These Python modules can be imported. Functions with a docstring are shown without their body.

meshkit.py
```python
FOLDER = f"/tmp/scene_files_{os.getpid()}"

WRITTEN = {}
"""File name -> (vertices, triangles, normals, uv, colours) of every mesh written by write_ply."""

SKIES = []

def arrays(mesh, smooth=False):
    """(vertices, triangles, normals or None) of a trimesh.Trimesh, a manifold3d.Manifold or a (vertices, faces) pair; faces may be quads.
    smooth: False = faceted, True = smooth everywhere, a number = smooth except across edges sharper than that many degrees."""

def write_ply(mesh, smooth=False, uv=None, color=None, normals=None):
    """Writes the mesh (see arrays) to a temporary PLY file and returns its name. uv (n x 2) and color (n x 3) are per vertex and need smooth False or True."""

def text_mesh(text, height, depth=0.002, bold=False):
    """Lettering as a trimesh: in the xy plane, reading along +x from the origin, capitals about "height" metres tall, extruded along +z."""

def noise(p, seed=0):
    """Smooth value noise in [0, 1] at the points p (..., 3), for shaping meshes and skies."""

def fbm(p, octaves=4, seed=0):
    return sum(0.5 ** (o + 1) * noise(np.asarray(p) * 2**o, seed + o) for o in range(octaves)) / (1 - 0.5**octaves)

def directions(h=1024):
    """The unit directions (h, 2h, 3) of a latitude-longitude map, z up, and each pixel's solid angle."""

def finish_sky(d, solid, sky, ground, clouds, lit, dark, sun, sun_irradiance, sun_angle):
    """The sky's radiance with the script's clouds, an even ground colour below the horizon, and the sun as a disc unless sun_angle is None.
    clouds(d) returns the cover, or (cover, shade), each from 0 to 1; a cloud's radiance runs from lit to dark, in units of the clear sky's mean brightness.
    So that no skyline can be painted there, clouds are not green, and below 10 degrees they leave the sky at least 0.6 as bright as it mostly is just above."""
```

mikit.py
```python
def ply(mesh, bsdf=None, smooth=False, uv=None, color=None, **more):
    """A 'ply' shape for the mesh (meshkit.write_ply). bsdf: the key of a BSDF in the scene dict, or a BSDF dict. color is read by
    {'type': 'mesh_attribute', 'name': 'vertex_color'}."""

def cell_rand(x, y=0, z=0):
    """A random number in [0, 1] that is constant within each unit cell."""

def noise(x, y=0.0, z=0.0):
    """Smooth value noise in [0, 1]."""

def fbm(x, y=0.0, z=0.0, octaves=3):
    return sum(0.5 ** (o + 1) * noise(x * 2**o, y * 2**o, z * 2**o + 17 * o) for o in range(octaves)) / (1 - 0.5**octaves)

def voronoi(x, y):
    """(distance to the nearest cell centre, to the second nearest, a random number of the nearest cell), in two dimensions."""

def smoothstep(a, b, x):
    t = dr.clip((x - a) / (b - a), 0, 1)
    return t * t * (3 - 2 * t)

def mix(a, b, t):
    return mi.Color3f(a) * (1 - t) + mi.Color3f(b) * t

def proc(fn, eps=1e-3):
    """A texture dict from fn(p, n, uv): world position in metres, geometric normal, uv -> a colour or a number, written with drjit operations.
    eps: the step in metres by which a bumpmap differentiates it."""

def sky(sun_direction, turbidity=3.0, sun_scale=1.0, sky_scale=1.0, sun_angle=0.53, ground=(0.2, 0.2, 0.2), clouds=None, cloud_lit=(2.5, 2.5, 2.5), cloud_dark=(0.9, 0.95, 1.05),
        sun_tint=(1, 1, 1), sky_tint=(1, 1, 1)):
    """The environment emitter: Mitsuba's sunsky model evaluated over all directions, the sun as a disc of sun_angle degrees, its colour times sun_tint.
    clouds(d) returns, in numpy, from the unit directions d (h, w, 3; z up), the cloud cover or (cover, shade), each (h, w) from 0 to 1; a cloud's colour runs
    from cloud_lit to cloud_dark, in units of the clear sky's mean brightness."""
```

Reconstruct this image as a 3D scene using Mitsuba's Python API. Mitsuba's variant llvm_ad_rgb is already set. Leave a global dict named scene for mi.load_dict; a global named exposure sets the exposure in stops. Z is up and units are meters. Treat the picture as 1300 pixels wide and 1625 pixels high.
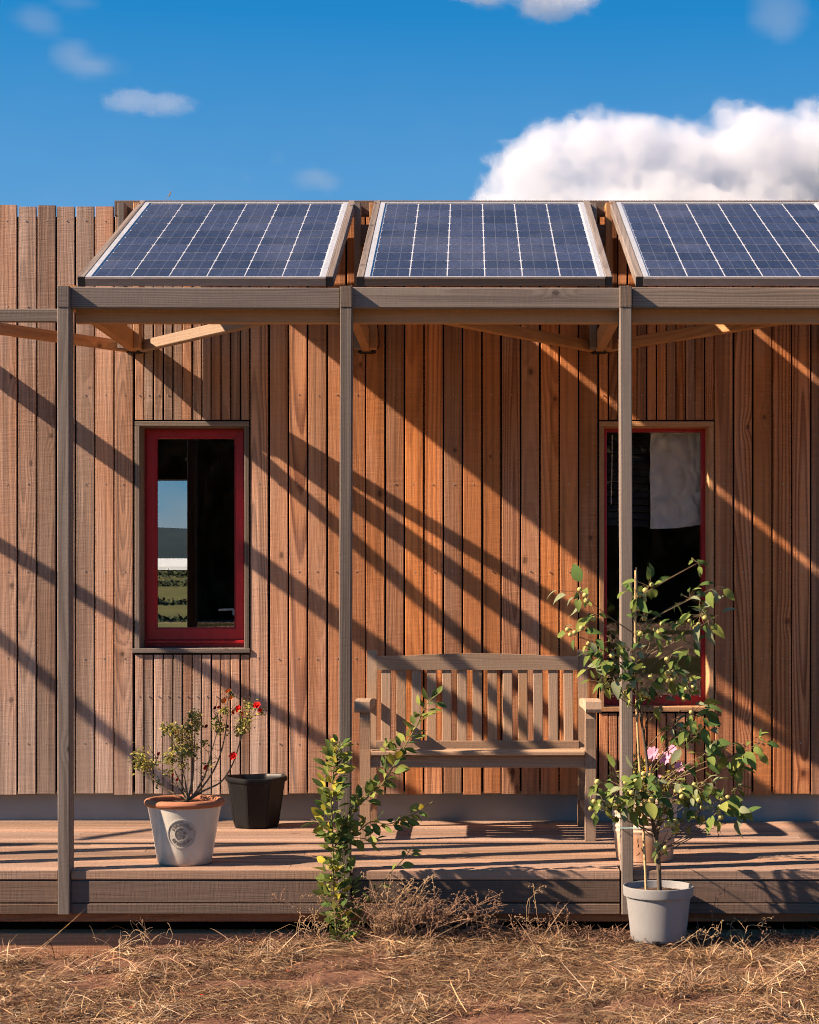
import math, random
import numpy as np, trimesh, mitsuba as mi, drjit as dr
import mikit, meshkit
from shapely.geometry import box as sbox, Polygon
from mikit import noise, fbm, cell_rand, smoothstep, mix

rng = np.random.default_rng(7)
random.seed(7)
scene, labels = {}, {}
V = np.array

# ------------------------------------------------------------------ camera, sky, exposure
# deck front edge: y = 0, deck top: z = 0, y runs into the picture, camera 8 m in front of the deck
CAM = V([0.0, -8.0, 1.139])
FPX, CX, CY = 3104.0, 745.0, 940.0          # focal length and principal point, measured on the 1300 px photograph
TF = mi.ScalarTransform4f
scene['camera'] = {'type': 'perspective', 'fov_axis': 'x', 'fov': math.degrees(2 * math.atan(650 / FPX)), 'near_clip': 0.1, 'far_clip': 20000.0,
                   'principal_point_offset_x': (650 - CX) / 1300, 'principal_point_offset_y': (812.5 - CY) / 1625,
                   'to_world': TF().look_at(origin=CAM.tolist(), target=[0, 0, float(CAM[2])], up=[0, 0, 1])}
SUN = V([-3.85, -1.0, 2.75])

CLOUDS = [  # faint wisps: azimuth, elevation (degrees), half widths, weight
    (-10.9, 14.9, 1.4, .6, .36), (-4.2, 12.1, 1.9, .75, .50), (-11.2, 16.6, 1.3, .5, .16), (9.0, 16.2, 1.0, .9, .26),
    (-6.2, 11.9, 1.0, .5, .2), (-12.5, 15.9, .9, .5, .22), (-1.0, 12.7, 1.2, .6, .2), (-7.6, 12.3, 1.2, .5, .15)]


def clouds(d):
    az = np.degrees(np.arctan2(d[..., 0], d[..., 1]))
    el = np.degrees(np.arcsin(np.clip(d[..., 2], -1, 1)))
    q = np.stack([az * .55, el * .8, az * 0 + 3.1], -1)
    n = meshkit.fbm(q, 3, 3)
    n2 = meshkit.fbm(q * V([1.6, 2.2, 1]) + 11, 2, 9)
    big = np.zeros(az.shape)
    for a, e, ra, re, w in CLOUDS:
        r = np.clip(1 - ((az - a) / ra) ** 2 - ((el - e + .12 * (az - a)) / re) ** 2, 0, 1) ** .8
        big = np.maximum(big, .75 * w * r * np.clip(.25 + 2.6 * (n - .38) + 2.4 * (n2 - .5), 0, 1))
    # the rest of the sky carries the same scattered fair-weather cumulus
    p3 = d * V([5.0, 5.0, 11.0])
    g = meshkit.fbm(p3 + 40, 5, 21) - .09
    away = np.clip((np.abs(az) - 17) / 8, 0, 1)
    rest = np.clip((g - .58) / .12, 0, 1) * np.maximum(away, np.clip((el - 22) / 6, 0, 1))
    low = np.clip((6.0 - el + 5 * (n - .5)) / 5, 0, 1) * .8
    veil = .15 * np.clip((16.5 - el) / 6, 0, 1)
    cover = np.maximum(np.maximum(np.maximum(big, rest * .9), low), veil)
    shade = np.clip(.25 + .9 * (meshkit.fbm(q * .8 + 5, 4, 31) - .35) + .3 * np.clip((12 - el) / 4, 0, 1), 0, 1)
    return cover, shade


scene['sky'] = mikit.sky(SUN.tolist(), turbidity=3.0, sun_scale=1.45, sky_scale=0.46, sky_tint=(0.12, 1.02, 1.54), sun_tint=(1.0, .94, .965), ground=(.12, .1, .07), clouds=clouds,
                         cloud_lit=(3.3, 3.2, 3.1), cloud_dark=(2.0, 2.05, 2.2))
exposure = 2.63


def cloud(lumps, label, seed, step=4.0, dens=.024, yc=3000.0, amp=.85):
    """A cumulus 3 km away: scattering droplets, thick where its ellipsoids (azimuth, elevation, half widths in degrees) lie, frayed by noise."""
    m = yc * math.pi / 180
    E = [(yc * math.tan(math.radians(a)), yc * math.tan(math.radians(e)) / math.cos(math.radians(a)), ra * m, re * m) for a, e, ra, re in lumps]
    x0, x1 = min(c[0] - 1.25 * c[2] for c in E), max(c[0] + 1.25 * c[2] for c in E)
    z0, z1 = min(c[1] - 1.25 * c[3] for c in E), max(c[1] + 1.3 * c[3] for c in E)
    dy = 1.15 * max(.45 * c[2] + .55 * c[3] for c in E)
    X, Y, Z = np.meshgrid(np.arange(x0, x1, step), np.arange(-dy, dy, step * 2), np.arange(z0, z1, step), indexing='ij')
    f = np.full(X.shape, -9.0)
    for cx, cz, rx, rz in E:
        f = np.maximum(f, 1 - np.sqrt(((X - cx) / rx) ** 2 + (Y / (.45 * rx + .55 * rz)) ** 2 + ((Z - cz) / rz) ** 2))
    size = np.mean([c[3] for c in E])
    p = np.stack([X, Y, Z], -1) / (size * .62) + seed * 7.7
    f = f + amp * (meshkit.fbm(p, 5, seed) - .5) + .5 * (.5 - np.abs(2 * meshkit.fbm(p * 2.3 + 9, 3, seed + 5) - 1))
    f = f - .12
    d = np.clip(f / .3, 0, 1)
    edge = np.minimum.reduce([np.minimum(X - x0, x1 - X) / (3 * step), np.minimum(Z - z0, z1 - Z) / (3 * step), (dy - np.abs(Y)) / (4 * step)])
    d = (d * np.clip(edge, 0, 1)).astype(np.float32)
    key = 'cloud' if 'cloud' not in scene else f"cloud_{sum(k.startswith('cloud') for k in scene):03d}"
    M = TF().translate([x0, yc - dy, z0]).scale([float(x1 - x0), 2 * dy, float(z1 - z0)])
    scene[key] = {'type': 'cube', 'to_world': M @ TF().translate([.5, .5, .5]).scale(.5), 'bsdf': {'type': 'null'},
                  'interior': {'type': 'heterogeneous', 'albedo': {'type': 'rgb', 'value': [.85, .875, .925]}, 'scale': dens, 'phase': {'type': 'isotropic'},
                               'sigma_t': {'type': 'gridvolume', 'grid': mi.VolumeGrid(np.ascontiguousarray(d.transpose(2, 1, 0))[..., None]), 'to_world': M}}}
    labels[key] = {'label': label, 'category': 'cloud'}


cloud([(1.9, 11.9, 1.5, 1.4), (2.3, 12.7, 1.0, 1.0), (3.5, 12.6, 1.5, 1.25), (4.7, 12.2, 1.7, 1.5), (6.2, 11.9, 1.6, 1.6), (8.3, 12.2, 1.9, 1.75), (10.2, 12.1, 2.1, 1.75), (13, 11.6, 2.6, 1.7), (1.0, 10.9, 1.2, .8), (6, 10.4, 5.5, 1.5)],
      'big white cumulus cloud above the right solar panel', 1)
cloud([(-.6, 17.5, 1.5, .5), (.6, 17.35, 1.5, .6), (2.3, 16.85, 1.1, .6), (3.1, 17.0, .8, .55)], 'flat white cloud at the top edge of the photo, right of the middle', 2, 3.0, .014)
cloud([(-9.8, 13.95, 1.0, .38), (-9.0, 13.9, 1.1, .36)], 'small thin white cloud at the upper left', 3, 2.5, .005)

# ------------------------------------------------------------------ helpers


def at(px, py, y):
    """The world point at depth y that the photograph shows at (px, py)."""
    k = (8.0 + y) / FPX
    return V([(px - CX) * k, y, CAM[2] - (py - CY) * k])


def uniq(name):
    if name not in scene and name not in labels and not any(k.startswith(name + '__') for k in scene):
        return name
    i = 1
    while True:
        n = f'{name}_{i:03d}'
        if n not in scene and n not in labels:
            return n
        i += 1


COUNT = {}


def nkey(name):
    """Next free numbered key (fast: a counter per name)."""
    c = COUNT.get(name, -1) + 1
    COUNT[name] = c
    return name if c == 0 else f'{name}_{c:03d}'


def add(name, mesh, bsdf, smooth=False, uv=None, color=None):
    key = nkey(name)
    if isinstance(mesh, tuple) and len(mesh) == 3:
        mesh, uv = (mesh[0], mesh[1]), mesh[2]
    scene[key] = mikit.ply(mesh, bsdf, smooth=smooth, uv=uv, color=color)
    return key


def place(name, proto, M, bsdf=None):
    key = nkey(name)
    d = {**proto, 'to_world': TF(M)}
    if bsdf:
        d['bsdf'] = {'type': 'ref', 'id': bsdf}
    scene[key] = d
    return key


def tag(key, label, category=None, group=None, kind=None):
    labels[key] = {'label': label}
    if category: labels[key]['category'] = category
    if group: labels[key]['group'] = group
    if kind: labels[key]['kind'] = kind


SEED = [0]


def plank(p0, p1, wdir, w, t, ch=.003, seed=None, jag=0.0, segs=1, bend=0.0):
    """A sawn timber from p0 to p1 (centre line of its front face's back side): w wide along wdir, t thick along the third axis (towards the viewer
    for upright boards), its four long edges chamfered. uv: grain, u in metres round the section plus the timber's own number, v along it."""
    if seed is None:
        SEED[0] += 1
        seed = SEED[0]
    p0, p1 = V(p0, float), V(p1, float)
    ax = p1 - p0
    L = np.linalg.norm(ax)
    ax /= L
    wd = V(wdir, float)
    wd -= ax * (wd @ ax)
    wd /= np.linalg.norm(wd)
    td = np.cross(ax, wd)
    if td[1] > .3 or (abs(td[1]) <= .3 and td[2] < 0):
        td = -td
    a, b = w / 2, t / 2
    ch = min(ch, a * .45, b * .45)
    sec = V([(-a, b - ch), (-a + ch, b), (a - ch, b), (a, b - ch), (a, -b + ch), (a - ch, -b), (-a + ch, -b), (-a, -b + ch)])
    per = np.concatenate([[0], np.cumsum(np.linalg.norm(np.diff(np.vstack([sec, sec[:1]]), axis=0), axis=1))])
    vs, fs, uvs = [], [], []
    v0 = (seed * .7389) % 5 + 3
    offs = [0.0] + [bend * math.sin(math.pi * i / segs) for i in range(1, segs)] + [0.0]
    for s in range(segs):
        ta, tb = s / segs * L, (s + 1) / segs * L
        for i in range(8):
            j = (i + 1) % 8
            base = len(vs)
            for (q, tt, o, pu) in ((sec[i], ta, offs[s], per[i]), (sec[j], ta, offs[s], per[i + 1]), (sec[j], tb, offs[s + 1], per[i + 1]), (sec[i], tb, offs[s + 1], per[i])):
                vs.append(p0 + ax * tt + wd * (q[0] + o) + td * q[1])
                uvs.append((seed + .05 + pu, v0 + tt))
            fs += [(base, base + 1, base + 2), (base, base + 2, base + 3)]
    for tt in (0, L):
        base = len(vs)
        for q in sec:
            vs.append(p0 + ax * tt + wd * q[0] + td * q[1])
            uvs.append((seed + .5 + q[0] * .6, v0 + q[1] * .3 + tt))
        fs += [(base, base + i, base + i + 1) for i in range(1, 7)]
    return V(vs), V(fs), V(uvs)


def cat(parts):
    """Joins (v, f, uv) or (v, f) pieces."""
    vs, fs, us, n = [], [], [], 0
    for p in parts:
        vs.append(p[0]); fs.append(V(p[1]) + n); n += len(p[0])
        if len(p) > 2: us.append(p[2])
    return (np.vstack(vs), np.vstack(fs), np.vstack(us)) if us else (np.vstack(vs), np.vstack(fs))


def tube(pts, r0, r1=None, sides=6, caps=True):
    pts = V(pts, float)
    n = len(pts)
    r1 = r0 if r1 is None else r1
    rad = np.linspace(r0, r1, n) if np.isscalar(r0) else V(r0)
    tan = np.gradient(pts, axis=0)
    tan /= np.maximum(np.linalg.norm(tan, axis=1, keepdims=True), 1e-9)
    a = np.cross(tan[0], [0.3, .2, 1] if abs(tan[0][2]) < .9 else [1, 0, 0])
    a /= np.linalg.norm(a)
    rings = []
    th = np.arange(sides) / sides * 2 * np.pi
    for i in range(n):
        a = a - tan[i] * (a @ tan[i])
        a /= max(np.linalg.norm(a), 1e-9)
        b = np.cross(tan[i], a)
        rings.append(pts[i] + rad[i] * (np.cos(th)[:, None] * a + np.sin(th)[:, None] * b))
    v = np.vstack(rings)
    f = []
    for i in range(n - 1):
        for j in range(sides):
            k = (j + 1) % sides
            f += [(i * sides + j, i * sides + k, (i + 1) * sides + k), (i * sides + j, (i + 1) * sides + k, (i + 1) * sides + j)]
    if caps:
        f += [(0, j + 1, j) for j in range(1, sides - 1)]
        o = (n - 1) * sides
        f += [(o, o + j, o + j + 1) for j in range(1, sides - 1)]
    return v, V(f)


def smooth_path(pts, n=12):
    """Catmull-Rom through the points."""
    P = V(pts, float)
    if len(P) < 3:
        t = np.linspace(0, 1, n)[:, None]
        return P[0] * (1 - t) + P[-1] * t
    Q = np.vstack([2 * P[0] - P[1], P, 2 * P[-1] - P[-2]])
    out = []
    m = max(2, n // (len(P) - 1))
    for i in range(1, len(Q) - 2):
        for t in np.linspace(0, 1, m, endpoint=False):
            a, b, c, d = Q[i - 1:i + 3]
            out.append(.5 * (2 * b + (c - a) * t + (2 * a - 5 * b + 4 * c - d) * t ** 2 + (3 * b - a - 3 * c + d) * t ** 3))
    out.append(P[-1])
    return V(out)


def lathe(profile, n=48, center=(0, 0, 0), squash=None):
    """profile [(r, z)] spun about z."""
    pr = V(profile, float)
    th = np.arange(n) / n * 2 * np.pi
    v = np.stack([np.outer(pr[:, 0], np.cos(th)), np.outer(pr[:, 0], np.sin(th)), np.outer(pr[:, 1], np.ones(n))], -1).reshape(-1, 3) + V(center)
    f = []
    for i in range(len(pr) - 1):
        for j in range(n):
            k = (j + 1) % n
            f += [(i * n + j, i * n + k, (i + 1) * n + k), (i * n + j, (i + 1) * n + k, (i + 1) * n + j)]
    return v, V(f)


def xzprism(poly, y0, y1):
    """A shapely polygon drawn in (x, z), standing between y0 and y1."""
    m = trimesh.creation.extrude_polygon(poly, y1 - y0, engine='earcut')
    v = m.vertices
    return V(np.stack([v[:, 0], y1 - v[:, 2], v[:, 1]], 1)), V(m.faces)


def bx(x0, x1, y0, y1, z0, z1):
    m = trimesh.creation.box(bounds=[[x0, y0, z0], [x1, y1, z1]])
    return V(m.vertices), V(m.faces)


def orient(pos, direction, normal, s=1.0, sx=1.0):
    """4x4 for a leaf modelled along +x with its upper side +z."""
    x = V(direction, float); x /= np.linalg.norm(x)
    z = V(normal, float); z = z - x * (x @ z)
    z /= max(np.linalg.norm(z), 1e-9)
    y = np.cross(z, x)
    M = np.eye(4)
    M[:3, 0], M[:3, 1], M[:3, 2], M[:3, 3] = x * s, y * s * sx, z * s, pos
    return M


# ------------------------------------------------------------------ materials
def bsdf(name, color, rough=.6, **kw):
    c = {'type': 'rgb', 'value': list(color)} if isinstance(color, (tuple, list)) else color
    scene[name] = {'type': 'twosided', 'bsdf': {'type': 'principled', 'base_color': c, 'roughness': rough, 'specular': kw.pop('spec', .4), **kw}}


def frac(x):
    return x - dr.floor(x)


def wood(light, dark, grey, weather, amp=.75, ring=(.007, .014), saw=.1, vary=.25, red=.3, knots=.14, fibre=.16, streak=0.0):
    light, dark, grey = (mi.Color3f(*c) for c in (light, dark, grey))

    def f(p, n, uv):
        u, v = uv.x, uv.y
        k = dr.floor(u)
        x = u - k
        r = [cell_rand(k, j, 3) for j in range(8)]
        # knots: at most one in each 0.55 m of a board
        cv = dr.floor(v / .55)
        kr = cell_rand(k, cv, 11)
        kx, kv = .06 + .08 * cell_rand(k, cv, 12), (cv + .2 + .6 * cell_rand(k, cv, 13)) * .55
        size = .004 + .008 * cell_rand(k, cv, 14)
        kd = dr.sqrt(dr.square(x - kx) + dr.square((v - kv) / 1.5)) / size
        has = dr.select(kr < knots, 1.0, 0.0)
        pull = has * dr.exp(-dr.square((x - kx) / .03) - dr.square((v - kv) / .06))
        # growth rings of a log cut near its heart
        wob = noise(v * 1.1, k * 3.7) - .5
        cx = .05 + .09 * (r[0] * 1.6 - .3) + .02 * wob
        h = .004 + .02 * r[1] + (.03 + .11 * r[2]) * noise(v * .7 + 9, k * 5.1)
        rad = dr.sqrt(dr.square(x - cx) + dr.square(h)) + .012 * pull + .0035 * (noise(x * 40, v * 4.5, k) - .5)
        rw = ring[0] + (ring[1] - ring[0]) * r[3]
        s = frac(rad / rw)
        late = smoothstep(.25, .8, s) * (1 - smoothstep(.86, 1.0, s))
        fib = noise(x * 520, v * 9, k) - .5
        blot = fbm(x * 14, v * 2.2, k) - .5
        tone = 1 + vary * (r[4] - .5) * 2 + fibre * fib + .3 * blot
        c = mix(light, dark, dr.clip((.30 + .70 * (late - .45)) * amp * (.22 + 1.05 * r[5] * r[5]) + .12, 0, 1))
        c = c * mi.Color3f(1 + red * (r[6] - .5) * .5, 1.0, 1 - red * (r[6] - .5))
        g = dr.clip(weather(p) + .35 * (r[7] - .5) + .5 * blot, 0, 1)
        c = mix(c, grey * (1 - .25 * late), g)
        if streak:
            tone = tone * (1 - streak * smoothstep(.55, .85, noise(x * 60 + 7 * k, v * .9)) + .5 * streak * smoothstep(.6, .9, noise(x * 45 + 3 * k, v * 1.3 + 5)))
        sw = (noise(v * 210, k * 2.3, x * 6) - .5) * (.4 + 1.2 * noise(v * 3, k))
        c = c * dr.maximum(tone + saw * sw, .25)
        kn = has * (1 - smoothstep(.75, 1.15, kd))
        c = c * (1 - .5 * kn) * (1 - .2 * has * (1 - smoothstep(1.0, 2.2, kd)))
        return mi.Color3f(dr.clip(c.x, .003, .9), dr.clip(c.y, .003, .9), dr.clip(c.z, .003, .9))
    return mikit.proc(f)


def w_clad(p):
    left = smoothstep(-.55, -1.6, p.x)
    low = smoothstep(.9, .1, p.z) * .35
    return .04 + .66 * left + low * smoothstep(1.2, -.6, p.x)


def sawbump(fn_scale=1.0):
    def f(p, n, uv):
        return .5 * noise(uv.y * 190, uv.x * 25) + .5 * noise(uv.x * 430, uv.y * 12)
    return f


SAWB = sawbump()


def woodbsdf(name, tex, rough=.72, bump=.0011, spec=.3):
    inner = {'type': 'principled', 'base_color': tex, 'roughness': rough, 'specular': spec}
    if bump:
        inner = {'type': 'bumpmap', 'arbitrary': mikit.proc(SAWB, 8e-4), 'scale': bump, 'bsdf': inner}
    scene[name] = {'type': 'twosided', 'bsdf': inner}


woodbsdf('m_cladding', wood((.48, .205, .09), (.19, .058, .022), (.385, .285, .232), w_clad, streak=.28, vary=.36, amp=1.05, red=.5, saw=.2, ring=(.008, .018), knots=.22))
woodbsdf('m_pergola', wood((.20, .155, .13), (.09, .068, .057), (.165, .143, .131), lambda p: .42 + 0 * p.x, amp=.85, vary=.16, saw=.07, red=.15, fibre=.22, ring=(.006, .012), streak=.3), bump=.0005)
woodbsdf('m_rafter', wood((.42, .225, .11), (.24, .105, .045), (.26, .2, .16), lambda p: .1 + 0 * p.x, amp=.5, vary=.15, saw=.08))
woodbsdf('m_brace_sunlit', wood((.29, .21, .155), (.2, .13, .085), (.25, .19, .15), lambda p: .1 + 0 * p.x, amp=.5, vary=.05, saw=.05))  # rafter wood toned as in sun, for the single lit brace
woodbsdf('m_posthead', wood((.13, .10, .085), (.08, .06, .05), (.11, .09, .08), lambda p: .4 + 0 * p.x, amp=.4, vary=.12, saw=.1))
woodbsdf('m_deck', wood((.27, .165, .115), (.16, .095, .066), (.25, .185, .148), lambda p: .4 + 0 * p.x, amp=.5, vary=.30, saw=.06, red=.25, streak=.2))
woodbsdf('m_fascia', wood((.155, .10, .074), (.075, .047, .034), (.118, .088, .072), lambda p: .5 + 0 * p.x, amp=.6, vary=.18, saw=.12, red=.2))
woodbsdf('m_sleeper', wood((.44, .20, .10), (.26, .11, .055), (.36, .19, .11), lambda p: .4 + 0 * p.x, amp=.6, vary=.1, saw=.15))
woodbsdf('m_bench', wood((.37, .225, .135), (.19, .11, .06), (.285, .215, .165), lambda p: .45 + .3 * smoothstep(.6, .8, p.z), amp=.4, vary=.12, saw=.03, ring=(.004, .007), knots=.06), bump=.0005)
bsdf('m_membrane', (.014, .012, .011), .9)
bsdf('m_endgrain', (.035, .03, .03), .85)
bsdf('m_plinth', mikit.proc(lambda p, n, uv: mi.Color3f(.27, .265, .26) * (.85 + .3 * fbm(p.x * 6, p.z * 9)) ), .85)
bsdf('m_redpaint', mikit.proc(lambda p, n, uv: mi.Color3f(.37, .010, .019) * (.9 + .2 * noise(p.x * 60, p.y * 60, p.z * 9))), .33, spec=.5)
bsdf('m_alu', mikit.proc(lambda p, n, uv: mi.Color3f(.5, .51, .53) * (.93 + .14 * noise(p.x * 9, p.y * 40))), .38, metallic=.35)
bsdf('m_backsheet', (.46, .46, .48), .25, clearcoat=1.0, clearcoat_gloss=.97)
bsdf('m_steel', (.45, .44, .43), .45, metallic=.6)
bsdf('m_black', (.012, .012, .013), .5)
bsdf('m_interior', (.20, .16, .135), .8)
bsdf('m_wall_reflection', mikit.proc(lambda p, n, uv: mi.Color3f(.56, .60, .63) * (.9 + .2 * noise(p.x * 30, p.z * 30))), .8)
bsdf('m_white', (.75, .75, .73), .4)
scene['m_tinted'] = {'type': 'thindielectric', 'int_ior': 1.52, 'ext_ior': 1.0, 'specular_transmittance': {'type': 'rgb', 'value': [.74, .77, .78]}}
scene['m_glass'] = {'type': 'thindielectric', 'int_ior': 1.52, 'ext_ior': 1.0}


def cell_tex(p, n, uv):
    # uv: metres inside the cell plus a number for each cell
    k = dr.floor(uv.x)
    x, y = uv.x - k, uv.y - dr.floor(uv.y)
    bus = dr.minimum(dr.abs(x - .052), dr.abs(x - .104))
    b = 1 - smoothstep(.0009, .0016, bus)
    gx, gy, gw = mikit.voronoi(x * 70 + k * 7, y * 70)
    base = mi.Color3f(.026, .031, .058) * (.8 + .4 * gw) * (.7 + .6 * cell_rand(k, 5, 6)) + mi.Color3f(.016, .0155, .017) * smoothstep(.4, .8, fbm(p.x * 5, p.y * 3))
    return mix(base, mi.Color3f(.22, .24, .29), b * .28)


bsdf('m_cell', mikit.proc(cell_tex), .35, spec=.35, clearcoat=.6, clearcoat_gloss=.96)

# ------------------------------------------------------------------ ground, far land


def sstep(a, b, x):
    t = np.clip((x - a) / (b - a), 0, 1)
    return t * t * (3 - 2 * t)


def ground_z(x, y):
    x, y = np.asarray(x, float), np.asarray(y, float)
    p = np.stack([x, y, x * 0], -1)
    z = -.292 + 0 * x
    z = z + .05 * (meshkit.fbm(p * 1.7 + 3, 3, 5) - .5) + .028 * (meshkit.fbm(p * 9, 3, 8) - .5)
    near = sstep(-1.0, -.15, y)
    z = z - .05 * sstep(-.75, -1.5, x) * sstep(-.35, -.02, y) - .105 * sstep(-1.2, -1.7, x) * sstep(-.42, -.05, y)
    z = z + .02 * np.exp(-((x + .15) / .5) ** 2) * near + .035 * np.exp(-((x - 1.75) / .3) ** 2 - ((y + .12) / .2) ** 2)
    z = z - .07 * sstep(.02, .25, y) * sstep(60, 20, y)
    far = np.hypot(x, y)
    z = np.where(far > 14, z * .3 - .2 + .02 * (far - 14) * sstep(40, 160, y) * (far < 900) , z)
    return z


def axis(a, b, step, far):
    core = np.arange(a, b + 1e-6, step)
    g = np.cumsum(step * 1.35 ** np.arange(1, 60))
    g = g[g < far]
    return np.concatenate([a - g[::-1], core, b + g])


gx, gy = axis(-2.6, 2.6, .025, 4000), axis(-2.3, .5, .025, 4000)
GX, GY = np.meshgrid(gx, gy, indexing='ij')
GZ = ground_z(GX, GY)
nx, ny = GX.shape
idx = np.arange(nx * ny).reshape(nx, ny)
gf = np.vstack([np.stack([idx[:-1, :-1].ravel(), idx[1:, :-1].ravel(), idx[1:, 1:].ravel()], 1), np.stack([idx[:-1, :-1].ravel(), idx[1:, 1:].ravel(), idx[:-1, 1:].ravel()], 1)])


def soil_tex(p, n, uv):
    a = fbm(p.x * 9, p.y * 9, 0, 4)
    b = fbm(p.x * 70, p.y * 70, 3, 3)
    c = mix(mi.Color3f(.17, .085, .056), mi.Color3f(.095, .05, .036), a)
    c = c * (.55 + .9 * b)
    added_grass = dr.maximum(smoothstep(-2.3, -3.2, p.y + .5 * noise(p.x * 2, p.y * 2)), smoothstep(3.5, 6, dr.abs(p.x)))  # dark unseen grass, added to cut the light bounced off the ground
    g = mix(mi.Color3f(.045, .055, .02), mi.Color3f(.11, .095, .04), fbm(p.x * .3, p.y * .3))
    bare = smoothstep(-9, -12, p.y) * smoothstep(.40, .52, fbm(p.x * .12, p.y * .12))
    return mix(mix(c, g, added_grass), mi.Color3f(.38, .25, .18), bare)


bsdf('m_soil', mikit.proc(soil_tex), .95, spec=.1)
add('ground', (np.stack([GX.ravel(), GY.ravel(), GZ.ravel()], 1), gf), 'm_soil', smooth=True)
tag('ground', 'reddish brown bare soil in front of the deck', kind='structure')


def ridge(name, y0, depth, x0, x1, height, mat, seed, rough):
    xs = np.linspace(x0, x1, 120)
    ys = np.linspace(0, 1, 14)
    X, Yt = np.meshgrid(xs, ys, indexing='ij')
    prof = np.sin(Yt * np.pi / 2) ** 1.2
    hgt = height * (.75 + .5 * meshkit.fbm(np.stack([X / 260, X * 0, X * 0], -1), 3, seed)) + rough * meshkit.fbm(np.stack([X / 9, Yt * 20, X * 0], -1), 3, seed + 1)
    Z = -6 + (hgt + 6) * prof
    i = np.arange(X.size).reshape(X.shape)
    f = np.vstack([np.stack([i[:-1, :-1].ravel(), i[1:, :-1].ravel(), i[1:, 1:].ravel()], 1), np.stack([i[:-1, :-1].ravel(), i[1:, 1:].ravel(), i[:-1, 1:].ravel()], 1)])
    add(name, (np.stack([X.ravel(), (y0 + Yt * depth).ravel(), Z.ravel()], 1), f), mat, smooth=True)


bsdf('m_farhill', mikit.proc(lambda p, n, uv: mix(mi.Color3f(.02, .032, .04), mi.Color3f(.035, .045, .05), fbm(p.x * .05, p.y * .05))), .95, spec=.05)
ridge('hill', 560, 260, -900, 900, 27, 'm_farhill', 4, 3.0)
tag('hill', 'dark wooded ridge on the horizon, seen through the left window', kind='structure')

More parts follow.
